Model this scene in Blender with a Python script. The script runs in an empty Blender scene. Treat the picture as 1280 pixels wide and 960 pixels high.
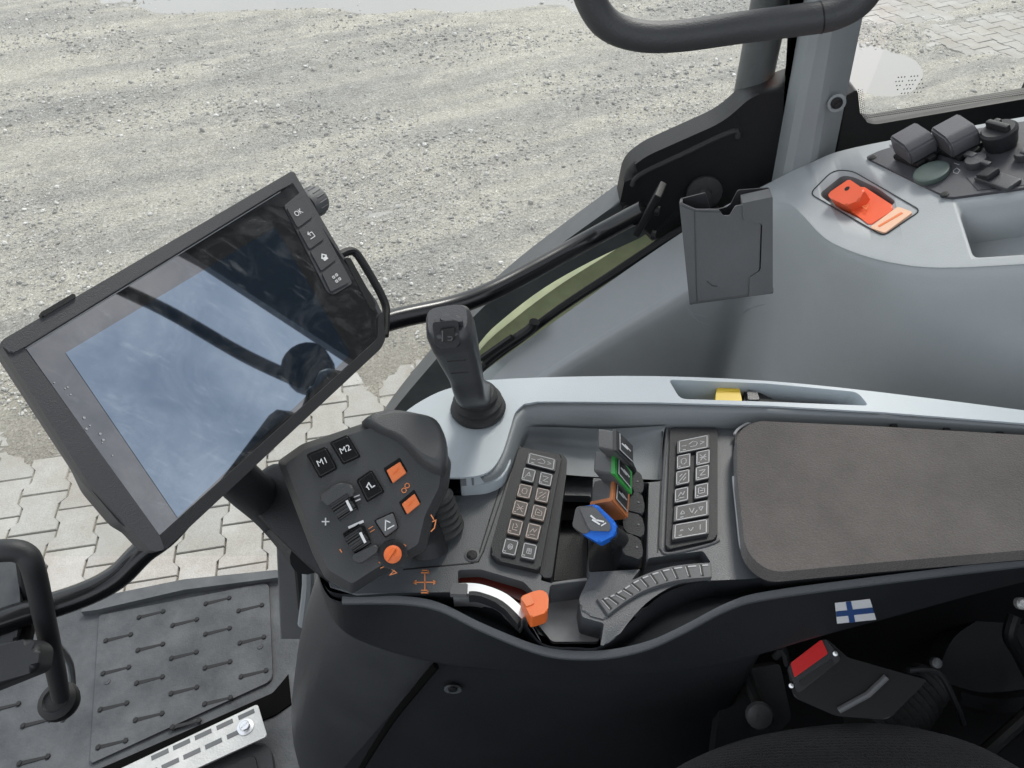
import bpy, bmesh, math, random
from mathutils import Vector, Matrix, noise
random.seed(7)
R = math.radians
S = bpy.context.scene
COL = S.collection

# ---------------------------------------------------------------- camera, sky, sun, exposure
CAMZ = 2.5
cam = bpy.data.objects.new('camera', bpy.data.cameras.new('camera'))
COL.objects.link(cam)
cam.location = (0, 0, CAMZ)
cam.rotation_euler = (R(45), 0, 0)
cam.data.sensor_width = 36
cam.data.lens = 36 * 931 / 1280
cam.data.clip_start = 0.02
cam.data.clip_end = 500
S.camera = cam
FPX = 931.0

SUN_EL, SUN_AZ = R(47), R(22)      # azimuth of the sun measured like the sky texture's sun_rotation
w = bpy.data.worlds.new('World'); S.world = w; w.use_nodes = True
nt = w.node_tree; nt.nodes.clear()
wo = nt.nodes.new('ShaderNodeOutputWorld'); bg = nt.nodes.new('ShaderNodeBackground')
sky = nt.nodes.new('ShaderNodeTexSky'); sky.sky_type = 'NISHITA'; sky.sun_disc = False
sky.sun_elevation = SUN_EL; sky.sun_rotation = SUN_AZ; sky.air_density = 1.3; sky.dust_density = 2.5
tc = nt.nodes.new('ShaderNodeTexCoord'); nz = nt.nodes.new('ShaderNodeTexNoise')
nz.inputs['Scale'].default_value = 3.2; nz.inputs['Detail'].default_value = 7; nz.inputs['Roughness'].default_value = 0.62
nz.inputs['Distortion'].default_value = 0.6
rp = nt.nodes.new('ShaderNodeValToRGB'); rp.color_ramp.elements[0].position = 0.36; rp.color_ramp.elements[1].position = 0.66
rp.color_ramp.elements[0].color = (0.30, 0.30, 0.30, 1); rp.color_ramp.elements[1].color = (0.95, 0.95, 0.95, 1)
mx = nt.nodes.new('ShaderNodeMixRGB'); mx.inputs['Color2'].default_value = (12.6, 12.9, 13.4, 1)
nt.links.new(tc.outputs['Generated'], nz.inputs['Vector']); nt.links.new(nz.outputs['Fac'], rp.inputs['Fac'])
nt.links.new(rp.outputs['Color'], mx.inputs['Fac']); nt.links.new(sky.outputs['Color'], mx.inputs['Color1'])
nt.links.new(mx.outputs['Color'], bg.inputs['Color']); bg.inputs['Strength'].default_value = 0.12
nt.links.new(bg.outputs['Background'], wo.inputs['Surface'])
sl = bpy.data.lights.new('sun', 'SUN'); sl.energy = 2.3; sl.angle = R(18); sl.color = (1, .965, .91)
so = bpy.data.objects.new('sun', sl); COL.objects.link(so)
sd = Vector((math.sin(SUN_AZ) * math.cos(SUN_EL), math.cos(SUN_AZ) * math.cos(SUN_EL), math.sin(SUN_EL)))
so.rotation_euler = sd.to_track_quat('Z', 'Y').to_euler(); so.location = (0, 0, 8)
S.view_settings.view_transform = 'Standard'; S.view_settings.look = 'None'
S.view_settings.gamma = 1; S.view_settings.exposure = 0.3

# ---------------------------------------------------------------- materials
def col(c):
    return (c, c, c, 1) if isinstance(c, (int, float)) else (*c, 1)

def mat(name, c, rough=.5, grain=0, gscale=900, spec=.5, metal=0, coat=0, var=0, vscale=8, dust=0):
    m = bpy.data.materials.new(name); m.use_nodes = True
    t = m.node_tree; b = t.nodes['Principled BSDF']
    b.inputs['Base Color'].default_value = col(c); b.inputs['Roughness'].default_value = rough
    b.inputs['Specular IOR Level'].default_value = spec; b.inputs['Metallic'].default_value = metal
    b.inputs['Coat Weight'].default_value = coat
    co = t.nodes.new('ShaderNodeTexCoord')
    if grain:
        n = t.nodes.new('ShaderNodeTexNoise'); n.inputs['Scale'].default_value = gscale; n.inputs['Detail'].default_value = 2
        t.links.new(co.outputs['Object'], n.inputs['Vector'])
        bp = t.nodes.new('ShaderNodeBump'); bp.inputs['Strength'].default_value = grain; bp.inputs['Distance'].default_value = .001
        t.links.new(n.outputs['Fac'], bp.inputs['Height']); t.links.new(bp.outputs['Normal'], b.inputs['Normal'])
    if var or dust:
        n = t.nodes.new('ShaderNodeTexNoise'); n.inputs['Scale'].default_value = vscale; n.inputs['Detail'].default_value = 8
        n.inputs['Roughness'].default_value = .65
        t.links.new(co.outputs['Object'], n.inputs['Vector'])
        r = t.nodes.new('ShaderNodeMapRange'); r.inputs['From Min'].default_value = .3; r.inputs['From Max'].default_value = .7
        t.links.new(n.outputs['Fac'], r.inputs['Value'])
        mm = t.nodes.new('ShaderNodeMixRGB'); cc = Vector(col(c)[:3])
        mm.inputs['Color1'].default_value = (*(cc * (1 - var)), 1)
        mm.inputs['Color2'].default_value = (*(cc * (1 + var) + Vector((dust, dust * .97, dust * .9))), 1)
        t.links.new(r.outputs['Result'], mm.inputs['Fac']); t.links.new(mm.outputs['Color'], b.inputs['Base Color'])
        rr = t.nodes.new('ShaderNodeMapRange'); rr.inputs['To Min'].default_value = max(0, rough - .07); rr.inputs['To Max'].default_value = min(1, rough + .1)
        t.links.new(n.outputs['Fac'], rr.inputs['Value']); t.links.new(rr.outputs['Result'], b.inputs['Roughness'])
    return m

M = {}
M['trim'] = mat('grey_trim_plastic', (.36, .385, .397), .5, .35, 1100, var=.06, vscale=5, dust=.006)
M['frame'] = mat('light_grey_plastic', (.44, .49, .52), .45, .25, 1100, var=.03)
M['pillar'] = mat('pillar_grey_plastic', (.27, .295, .305), .5, .3, 900, var=.04)
M['scoop'] = mat('scoop_grey_plastic', (.22, .24, .25), .45, .25, 1100, var=.04)
M['deck'] = mat('charcoal_plastic', (.076, .083, .090), .40, .35, 1000, var=.08, dust=.006)
M['dark'] = mat('dark_plastic', (.018, .0195, .022), .46, .4, 1000, var=.1, dust=.003, spec=.35)
M['pedestal'] = mat('pedestal_plastic_lit', (.03, .033, .037), .42, .4, 900, var=.1, dust=.006)  # lighter tone: light on the pedestal's left side put into the colour
M['levergrey'] = mat('lever_grey', (.085, .085, .086), .36, .3, 900, var=.08)
M['capgrey'] = mat('cap_grey', (.075, .075, .083), .3, .3, 900, var=.08)
M['void'] = mat('shade_and_seam_black', (.004, .004, .004), 1, spec=.05)  # flat black for painted shade in gaps and pockets, also the seam groove
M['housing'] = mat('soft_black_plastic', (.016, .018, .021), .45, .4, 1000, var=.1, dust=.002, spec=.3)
M['black'] = mat('black_plastic', (.009, .0095, .0105), .5, .3, 800, var=.1, spec=.35)
M['gloss'] = mat('gloss_black_plastic', (.01, .011, .012), .22, .05, 600)
M['glosstray'] = mat('satin_grey_plastic', (.34, .35, .36), .2, .1, 900, var=.15, vscale=20)
M['rubber'] = mat('black_rubber', (.022, .023, .024), .62, .4, 500, var=.2, dust=.006)
M['pod'] = mat('pod_plastic', (.052, .055, .058), .42, .35, 1200, var=.08, dust=.004)
M['monitor'] = mat('monitor_plastic', (.045, .047, .052), .5, .35, 1200, var=.08, dust=.006)
M['pocket'] = mat('pocket_grey_plastic', (.10, .103, .107), .55, .3, 900, var=.1, dust=.008)
M['mat'] = mat('floor_rubber', (.040, .044, .050), .52, .5, 260, var=.3, vscale=14, dust=.035)
M['tube'] = mat('handle_coating', (.05, .052, .055), .5, .5, 500, var=.1)
M['keyblack'] = mat('black_key', (.028, .029, .031), .4, .2, 1500, var=.05)
M['matdark'] = mat('floor_rubber_recess', (.008, .009, .010), .7)
M['paint'] = mat('dark_painted_steel', (.075, .08, .085), .4, .3, 400, var=.12, vscale=20, dust=.02)
M['silver'] = mat('bright_silver', (.72, .73, .74), .28, metal=.8)
M['steel'] = mat('brushed_plate', (.52, .52, .50), .42, .6, 300, metal=.6, var=.12, vscale=30)
M['white'] = mat('white_print', (.72, .73, .74), .5)
M['lgrey'] = mat('pale_key_print', (.42, .43, .44), .5)
M['key'] = mat('key_grey', (.035, .036, .038), .45, .2, 1500, var=.05)
M['keybrown'] = mat('key_brown', (.055, .044, .038), .45, .2, 1500, var=.05)
M['brownprint'] = mat('brown_key_print', (.45, .37, .33), .5)
M['orange'] = mat('orange_plastic', (.80, .165, .035), .42, .2, 1200, var=.04)
M['orangekey'] = mat('orange_key', (.78, .20, .065), .45, .2, 1200, var=.04)
M['orangeprint'] = mat('orange_print', (.75, .27, .10), .5)
M['copper'] = mat('brown_orange_plastic', (.42, .15, .055), .45, var=.06)
M['redorange'] = mat('red_orange_plastic', (.80, .115, .04), .42, .2, 1200, var=.05)
M['peach'] = mat('pale_orange_label', (.80, .50, .34), .5)
M['blue'] = mat('blue_plastic', (.012, .14, .62), .38, .2, 1200, var=.05)
M['green'] = mat('green_plastic', (.03, .27, .05), .4)
M['yellow'] = mat('yellow_plastic', (.78, .55, .05), .42, var=.05)
M['red'] = mat('red_button', (.55, .01, .012), .3)
M['maroon'] = mat('dark_red_lens', (.10, .014, .009), .25)
M['flagblue'] = mat('flag_blue', (.03, .075, .22), .45)
M['flagwhite'] = mat('flag_white', (.72, .74, .76), .4)
M['sock'] = mat('socket_cap_grey', (.05, .052, .056), .32, .3, 900, var=.08)
M['plate'] = mat('switch_plate', (.06, .06, .068), .45, .3, 900, var=.06)
M['greendisc'] = mat('dark_green_cap', (.07, .10, .09), .4, .2, 700, var=.1)
M['greenpaint'] = mat('light_green_paint', (.40, .43, .25), .45, .1, 60, var=.22, vscale=14)
M['headliner'] = mat('headliner', (.30, .31, .32), .8)

def fabric(name, c1, c2, scale, rib=False):
    m = bpy.data.materials.new(name); m.use_nodes = True; t = m.node_tree; b = t.nodes['Principled BSDF']
    co = t.nodes.new('ShaderNodeTexCoord'); n = t.nodes.new('ShaderNodeTexNoise'); n.inputs['Scale'].default_value = 14
    n.inputs['Detail'].default_value = 6; n.inputs['Roughness'].default_value = .7
    t.links.new(co.outputs['Object'], n.inputs['Vector'])
    r = t.nodes.new('ShaderNodeMapRange'); r.inputs['From Min'].default_value = .35; r.inputs['From Max'].default_value = .68
    t.links.new(n.outputs['Fac'], r.inputs['Value'])
    f = t.nodes.new('ShaderNodeTexNoise'); f.inputs['Scale'].default_value = scale; f.inputs['Detail'].default_value = 3
    t.links.new(co.outputs['Object'], f.inputs['Vector'])
    mm = t.nodes.new('ShaderNodeMixRGB'); mm.inputs['Color1'].default_value = col(c1); mm.inputs['Color2'].default_value = col(c2)
    t.links.new(r.outputs['Result'], mm.inputs['Fac'])
    ml = t.nodes.new('ShaderNodeMixRGB'); ml.blend_type = 'MULTIPLY'; ml.inputs['Fac'].default_value = .55
    t.links.new(mm.outputs['Color'], ml.inputs['Color1']); t.links.new(f.outputs['Fac'], ml.inputs['Color2'])
    g = t.nodes.new('ShaderNodeMixRGB'); g.blend_type = 'ADD'; g.inputs['Fac'].default_value = .25
    t.links.new(ml.outputs['Color'], g.inputs['Color1']); t.links.new(mm.outputs['Color'], g.inputs['Color2'])
    bp = t.nodes.new('ShaderNodeBump'); bp.inputs['Strength'].default_value = .6; bp.inputs['Distance'].default_value = .0015
    if rib:
        wv = t.nodes.new('ShaderNodeTexWave'); wv.inputs['Scale'].default_value = 120; wv.bands_direction = 'Y'
        wv.inputs['Distortion'].default_value = 7; wv.inputs['Detail'].default_value = 2; wv.inputs['Detail Scale'].default_value = 6
        t.links.new(co.outputs['Object'], wv.inputs['Vector'])
        t.links.new(wv.outputs['Fac'], bp.inputs['Height']); bp.inputs['Distance'].default_value = .0015
        m2 = t.nodes.new('ShaderNodeMixRGB'); m2.blend_type = 'MULTIPLY'; m2.inputs['Fac'].default_value = .7
        t.links.new(g.outputs['Color'], m2.inputs['Color1']); t.links.new(wv.outputs['Fac'], m2.inputs['Color2'])
        t.links.new(m2.outputs['Color'], b.inputs['Base Color'])
    else:
        t.links.new(f.outputs['Fac'], bp.inputs['Height']); t.links.new(g.outputs['Color'], b.inputs['Base Color'])
    t.links.new(bp.outputs['Normal'], b.inputs['Normal'])
    b.inputs['Roughness'].default_value = .9; b.inputs['Specular IOR Level'].default_value = .2
    b.inputs['Sheen Weight'].default_value = .25; b.inputs['Sheen Roughness'].default_value = .5
    return m
M['suede'] = fabric('grey_brown_suede', (.080, .073, .069), (.112, .102, .097), 620)
M['seat'] = fabric('black_seat_fabric', (.012, .012, .012), (.022, .022, .021), 700, True)

def window_glass():
    m = bpy.data.materials.new('window_glass'); m.use_nodes = True; t = m.node_tree; t.nodes.clear()
    o = t.nodes.new('ShaderNodeOutputMaterial'); a = t.nodes.new('ShaderNodeBsdfTransparent'); g = t.nodes.new('ShaderNodeBsdfGlossy')
    a.inputs['Color'].default_value = (.93, .95, .94, 1); g.inputs['Roughness'].default_value = .02
    lw = t.nodes.new('ShaderNodeLayerWeight'); lw.inputs['Blend'].default_value = .5
    pw = t.nodes.new('ShaderNodeMath'); pw.operation = 'POWER'; pw.inputs[1].default_value = 4.5; t.links.new(lw.outputs['Facing'], pw.inputs[0])
    f = t.nodes.new('ShaderNodeMath'); f.operation = 'MULTIPLY_ADD'; f.inputs[1].default_value = .6; f.inputs[2].default_value = .025; t.links.new(pw.outputs[0], f.inputs[0])
    mxs = t.nodes.new('ShaderNodeMixShader'); t.links.new(f.outputs[0], mxs.inputs[0])
    t.links.new(a.outputs[0], mxs.inputs[1]); t.links.new(g.outputs[0], mxs.inputs[2]); t.links.new(mxs.outputs[0], o.inputs[0])
    return m
M['glass'] = window_glass()

def screen_mat(name, base, spec, tint, smear):
    m = bpy.data.materials.new(name); m.use_nodes = True; t = m.node_tree; b = t.nodes['Principled BSDF']
    co = t.nodes.new('ShaderNodeTexCoord')
    n = t.nodes.new('ShaderNodeTexNoise'); n.inputs['Scale'].default_value = 22; n.inputs['Detail'].default_value = 9; n.inputs['Roughness'].default_value = .75
    n.inputs['Distortion'].default_value = 1.5
    t.links.new(co.outputs['Object'], n.inputs['Vector'])
    r = t.nodes.new('ShaderNodeMapRange'); r.inputs['From Min'].default_value = .48; r.inputs['From Max'].default_value = .75
    r.inputs['To Min'].default_value = 0; r.inputs['To Max'].default_value = smear
    t.links.new(n.outputs['Fac'], r.inputs['Value'])
    # wipe scratches
    wv = t.nodes.new('ShaderNodeTexNoise'); wv.inputs['Scale'].default_value = 60; wv.inputs['Detail'].default_value = 6
    mp = t.nodes.new('ShaderNodeMapping'); mp.inputs['Scale'].default_value = (.3, 3.2, 1.2); mp.inputs['Rotation'].default_value = (.4, .9, .6)
    t.links.new(co.outputs['Object'], mp.inputs['Vector']); t.links.new(mp.outputs['Vector'], wv.inputs['Vector'])
    r2 = t.nodes.new('ShaderNodeMapRange'); r2.inputs['From Min'].default_value = .60; r2.inputs['From Max'].default_value = .75; r2.inputs['To Max'].default_value = smear * .9
    t.links.new(wv.outputs['Fac'], r2.inputs['Value'])
    ad = t.nodes.new('ShaderNodeMath'); ad.operation = 'ADD'; t.links.new(r.outputs[0], ad.inputs[0]); t.links.new(r2.outputs[0], ad.inputs[1])
    mm = t.nodes.new('ShaderNodeMixRGB'); mm.inputs['Color1'].default_value = col(base); mm.inputs['Color2'].default_value = (.55, .58, .6, 1)
    t.links.new(ad.outputs[0], mm.inputs['Fac']); t.links.new(mm.outputs['Color'], b.inputs['Base Color'])
    b.inputs['IOR'].default_value = spec; b.inputs['Specular Tint'].default_value = col(tint); b.inputs['Roughness'].default_value = .02
    return m
M['lcd'] = screen_mat('display_panel', (.008, .013, .021), 3.1, (.72, .85, 1), .14)
M['scrglass'] = screen_mat('screen_border_glass', (.015, .016, .017), 2.3, (1, .98, .97), .12)

# ---------------------------------------------------------------- geometry helpers
CAM = Vector((0, 0, CAMZ)); C45 = math.sqrt(.5)
def ray(u, v):
    y = -(v - 480) / FPX
    return Vector(((u - 640) / FPX, C45 + C45 * y, -C45 + C45 * y))
def Z(u, v, z): d = ray(u, v); return CAM + d * ((z - CAMZ) / d.z)
def Y(u, v, y): d = ray(u, v); return CAM + d * (y / d.y)
def T(u, v, t): return CAM + ray(u, v) * t
class Plane:
    def __init__(s, o, n): s.o = Vector(o); s.n = Vector(n).normalized()
    def px(s, u, v, h=0):
        d = ray(u, v); o = s.o + s.n * h
        return CAM + d * ((o - CAM).dot(s.n) / d.dot(s.n))
def plane3(a, b, c):
    n = (b - a).cross(c - a).normalized()
    if n.dot(CAM - a) < 0: n = -n
    return Plane(a, n)
def ZP(z): return Plane((0, 0, z), (0, 0, 1))
def YP(y): return Plane((0, y, 0), (0, -1, 0))

def cm(p0, p1, p2, p3, t):
    return .5 * ((2 * p1) + (p2 - p0) * t + (2 * p0 - 5 * p1 + 4 * p2 - p3) * t * t + (3 * p1 - p0 - 3 * p2 + p3) * t ** 3)
def spline(P, n, closed=False):
    P = [Vector(p) for p in P]; out = []; L = len(P)
    for i in range(L if closed else L - 1):
        if closed: q = [P[(i + k) % L] for k in (-1, 0, 1, 2)]
        else: q = [P[max(i - 1, 0)], P[i], P[i + 1], P[min(i + 2, L - 1)]]
        out += [cm(*q, k / n) for k in range(n)]
    if not closed: out.append(P[-1])
    return out
def rnd(pts, r=5, n=4):
    """round the corners of a closed 2-D outline; a point may carry its own radius"""
    out = []; L = len(pts)
    for i, p in enumerate(pts):
        rr = p[2] if len(p) > 2 else r
        c = Vector(p[:2]); a = Vector(pts[i - 1][:2]); b = Vector(pts[(i + 1) % L][:2])
        if rr <= 0: out.append(tuple(c)); continue
        la, lb = (a - c).length, (b - c).length
        k = min(rr, la * .48, lb * .48)
        s = c + (a - c).normalized() * k; e = c + (b - c).normalized() * k
        for j in range(n + 1):
            t = j / n; q = s * (1 - t) ** 2 + c * 2 * t * (1 - t) + e * t * t
            out.append((q.x, q.y))
    return out
def sm(pts, n=5, closed=True): return [(p.x, p.y) for p in spline([Vector((q[0], q[1], 0)) for q in pts], n, closed)]

def poly_solid(bm, top, bot, bev=0, seg=3, mi=0):
    vt = [bm.verts.new(p) for p in top]; vb = [bm.verts.new(p) for p in bot]; n = len(vt); fs = []
    ft = bm.faces.new(vt); fs.append(ft); fs.append(bm.faces.new(vb[::-1]))
    for i in range(n): fs.append(bm.faces.new((vt[i], vb[i], vb[(i + 1) % n], vt[(i + 1) % n])))
    for f in fs: f.material_index = mi
    if bev:
        r = bmesh.ops.bevel(bm, geom=list(ft.edges), offset=bev, segments=seg, profile=.5, affect='EDGES', clamp_overlap=True)
        for f in r['faces']: f.material_index = mi
    return bm
def prism(pl, pts, h1, h0, bev=0, seg=3, bm=None, mi=0, flare=1.0):
    bm = bm or bmesh.new()
    top = [pl.px(u, v, h1) for u, v in pts]; bot = [p - pl.n * (h1 - h0) for p in top]
    if flare != 1:
        c = sum(bot, Vector()) / len(bot); bot = [c + (p - c) * flare for p in bot]
    return poly_solid(bm, top, bot, bev, seg, mi)
def box(bm, c, sx, sy, sz, rot=None, bev=0, mi=0, seg=2):
    r = bmesh.ops.create_cube(bm, size=1); vs = r['verts']
    for v in vs:
        p = Vector((v.co.x * sx, v.co.y * sy, v.co.z * sz)); v.co = Vector(c) + (rot @ p if rot else p)
    es = list({e for v in vs for e in v.link_edges}); fs = {f for v in vs for f in v.link_faces}
    for f in fs: f.material_index = mi
    if bev:
        rr = bmesh.ops.bevel(bm, geom=es, offset=bev, segments=seg, profile=.5, affect='EDGES', clamp_overlap=True)
        for f in rr['faces']: f.material_index = mi
    return bm
def para(bm, c, b, d, f, bev=.0015, mi=0, seg=2, grow=0):
    """solid with corner c and edges c-b, c-d, c-f"""
    e1, e2, e3 = b - c, d - c, f - c
    o = c - (e1 + e2 + e3) * grow; k = 1 + 2 * grow
    vs = [bm.verts.new(o + e1 * k * i + e2 * k * j + e3 * k * l) for i in (0, 1) for j in (0, 1) for l in (0, 1)]
    fs = [bm.faces.new([vs[q] for q in id]) for id in ((0, 1, 3, 2), (4, 6, 7, 5), (0, 4, 5, 1), (2, 3, 7, 6), (0, 2, 6, 4), (1, 5, 7, 3))]
    for x in fs: x.material_index = mi
    if bev:
        es = list({e for x in fs for e in x.edges})
        rr = bmesh.ops.bevel(bm, geom=es, offset=bev, segments=seg, profile=.5, affect='EDGES', clamp_overlap=True)
        for x in rr['faces']: x.material_index = mi
    return bm
def grid_mesh(rows, bm=None, mi=0, wrap=False, caps=False):
    bm = bm or bmesh.new(); V = [[bm.verts.new(p) for p in r] for r in rows]; n = len(V[0])
    for i in range(len(V) - (0 if wrap else 1)):
        a = V[i]; b = V[(i + 1) % len(V)]
        for j in range(n - 1): bm.faces.new((a[j], a[j + 1], b[j + 1], b[j])).material_index = mi
    if caps and wrap:
        bm.faces.new([r[0] for r in V]); bm.faces.new([r[-1] for r in V][::-1])
    return bm
def tube(path, rad, n=14, bm=None, mi=0, caps=True, smooth=0, flat=1.0):
    bm = bm or bmesh.new(); P = [Vector(p) for p in path]
    rr = rad if isinstance(rad, (list, tuple)) else [rad] * len(P)
    if smooth:
        Q = spline(P, smooth); rr = [rr[min(int(i / smooth), len(rr) - 1)] * (1 - (i / smooth) % 1) + rr[min(int(i / smooth) + 1, len(rr) - 1)] * ((i / smooth) % 1) for i in range(len(Q))]; P = Q
    up = None; rings = []
    for i, p in enumerate(P):
        d = (P[min(i + 1, len(P) - 1)] - P[max(i - 1, 0)]).normalized()
        if up is None: up = d.orthogonal().normalized()
        up = (up - d * up.dot(d)).normalized(); s = d.cross(up)
        rings.append([bm.verts.new(p + (up * math.cos(2 * math.pi * k / n) * flat + s * math.sin(2 * math.pi * k / n)) * rr[i]) for k in range(n)])
    for a, b in zip(rings, rings[1:]):
        for k in range(n): bm.faces.new((a[k], a[(k + 1) % n], b[(k + 1) % n], b[k])).material_index = mi
    if caps:
        bm.faces.new(rings[0][::-1]).material_index = mi; bm.faces.new(rings[-1]).material_index = mi
    return bm
def lathe(base, axis, prof, n=28, bm=None, mi=0):
    """prof: (radius, height) pairs along axis, closed at both ends"""
    axis = Vector(axis).normalized()
    return tube([Vector(base) + axis * (h + i * 1e-6) for i, (r, h) in enumerate(prof)], [r for r, h in prof], n, bm, mi)
def ribbon(bm, pts, wd, n, th=.0003, mi=0, closed=False):
    """thin raised lines along 3-D points on a surface with normal n"""
    P = list(pts) + ([pts[0]] if closed else [])
    for a, b in zip(P, P[1:]):
        d = b - a
        if d.length < 1e-6: continue
        d.normalize(); s = n.cross(d).normalized() * wd / 2; a2 = a - d * wd / 2; b2 = b + d * wd / 2
        top = [a2 + s + n * th, a2 - s + n * th, b2 - s + n * th, b2 + s + n * th]
        vt = [bm.verts.new(q) for q in top]; vb = [bm.verts.new(q - n * (th + .0002)) for q in top]
        bm.faces.new(vt).material_index = mi
        for i in range(4): bm.faces.new((vt[i], vb[i], vb[(i + 1) % 4], vt[(i + 1) % 4])).material_index = mi
def text_into(bm, s, o, ex, ey, mi=0, lift=.0003):
    """s as raised letters centred on o; ex = right direction times letter height, ey = up direction times letter height"""
    cu = bpy.data.curves.new('t', 'FONT'); cu.body = s; cu.align_x = 'CENTER'; cu.align_y = 'CENTER'; cu.extrude = .02; cu.offset = .0
    ob = bpy.data.objects.new('t', cu); me = bpy.data.meshes.new_from_object(ob)
    n = Vector(ex).cross(Vector(ey)).normalized(); k = Vector(ey).length
    nf = len(bm.faces); vs = [bm.verts.new(Vector(o) + Vector(ex) * v.co.x + Vector(ey) * v.co.y + n * (v.co.z * k * .5 + lift)) for v in me.vertices]
    for p in me.polygons:
        try: bm.faces.new([vs[i] for i in p.vertices]).material_index = mi
        except ValueError: pass
    bpy.data.objects.remove(ob); bpy.data.curves.remove(cu); bpy.data.meshes.remove(me)

def link(name, bm, mats, parent=None, label=None, sharp=35, recalc=True):
    if recalc: bmesh.ops.recalc_face_normals(bm, faces=bm.faces)
    me = bpy.data.meshes.new(name); bm.to_mesh(me); bm.free()
    for m in (mats if isinstance(mats, (list, tuple)) else [mats]): me.materials.append(M[m])
    for p in me.polygons: p.use_smooth = True
    me.set_sharp_from_angle(angle=R(sharp))
    o = bpy.data.objects.new(name, me); COL.objects.link(o)
    if sharp < 170:
        wn = o.modifiers.new('wn', 'WEIGHTED_NORMAL'); wn.keep_sharp = True; wn.weight = 100
    if parent: o.parent = parent
    if label: o['label'] = label
    return o
def cut(o, cutters, mats=None):
    """subtract the cutter meshes from o for good"""
    tmp = []
    for bi, bm in enumerate(cutters):
        bmesh.ops.recalc_face_normals(bm, faces=bm.faces)
        me = bpy.data.meshes.new('c'); bm.to_mesh(me); bm.free()
        if mats: me.materials.append(M[mats[bi]])
        c = bpy.data.objects.new('c', me); COL.objects.link(c); tmp.append(c)
        md = o.modifiers.new('b', 'BOOLEAN'); md.operation = 'DIFFERENCE'; md.object = c; md.solver = 'EXACT'
        if mats: md.material_mode = 'TRANSFER'
    dg = bpy.context.evaluated_depsgraph_get(); dg.update()
    me = bpy.data.meshes.new_from_object(o.evaluated_get(dg)); o.modifiers.clear(); old = o.data; me.name = old.name; o.data = me
    for p in me.polygons: p.use_smooth = True
    me.set_sharp_from_angle(angle=R(35))
    for c in tmp: bpy.data.objects.remove(c)
THINGS = []
def thing(name, label, cat, group=None):
    o = bpy.data.objects.new(name, None); COL.objects.link(o); o.empty_display_size = .05
    o['label'] = label; o['category'] = cat
    if group: o['group'] = group
    THINGS.append(o); return o
def tag(o, label, cat, group=None):
    o['label'] = label; o['category'] = cat
    if group: o['group'] = group
    return o
def struct(o, kind='structure'): o['kind'] = kind; return o
def screw(pl, u, v, r, parent, m='black', h=0, name='screw'):
    c = pl.px(u, v, h); bm = bmesh.new()
    lathe(c - pl.n * .001, pl.n, [(r, 0), (r, .0016), (r * .8, .0022), (r * .55, .0022), (r * .5, .0008), (r * .01, .0008)], 18, bm)
    return link(name, bm, m, parent)

# ---------------------------------------------------------------- ground
def sstep(a, b, x):
    t = max(0.0, min(1.0, (x - a) / (b - a))); return t * t * (3 - 2 * t)
def paver_edge(x): return 3.14 + .28 * max(x, -3.5) + .30 * noise.noise(Vector((x * 1.3, 3.1, 0)))
FARP = (4.3, 7.0)
def ground_h(x, y):
    h = .006 + .012 * noise.noise(Vector((x * .9, y * .9, 0))) + .006 * noise.noise(Vector((x * 4, y * 4, 5))) + .003 * noise.noise(Vector((x * 15, y * 15, 9)))
    h += .016 * math.sin((y * .875 - x * .485) * 6.0 + 1.2 * noise.noise(Vector((x * .7, y * .7, 3)))) * sstep(3.2, 4.2, y)   # shallow wheel ruts
    w = 2.2 * noise.noise(Vector((x * 1.7, y * 1.7, 21)))
    h -= .05 * sstep(1.35, .55, math.hypot((x - 2.98) / .40, (y - 6.30) / .72) + .05 * w)
    h -= .05 * sstep(7.35, 7.75, y + .10 * w) * sstep(-4.6, -3.9, x + .2 * w) * sstep(1.3, .5, x + .2 * w) * sstep(10.2, 9.4, y)
    k = sstep(paver_edge(x) + .1, paver_edge(x) - .75, y + .12 * noise.noise(Vector((x * 3.5, y * 3.5, 1))))
    kf = sstep(10.3, 10.8, x + y)
    k = max(k, kf)
    return h * (1 - k) + (-.016 + h * .9) * k + .006 * (1 - k)
def axis(a, b, c, d, n1, n2, n3):
    s = [a + (b - a) * (i / n1) ** 1 for i in range(n1)] + [b + (c - b) * i / n2 for i in range(n2)] + [c + (d - c) * i / n3 for i in range(n3 + 1)]
    return s
xs = axis(-60, -6, 8, 60, 18, 420, 18); ys = axis(-30, .6, 11, 90, 14, 330, 26)
bm = bmesh.new()
V = [[bm.verts.new((x, y, ground_h(x, y) if (-6.5 < x < 8.5 and 0 < y < 13) else 0)) for x in xs] for y in ys]
for a, b in zip(V, V[1:]):
    for j in range(len(xs) - 1): bm.faces.new((a[j], a[j + 1], b[j + 1], b[j]))
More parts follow.
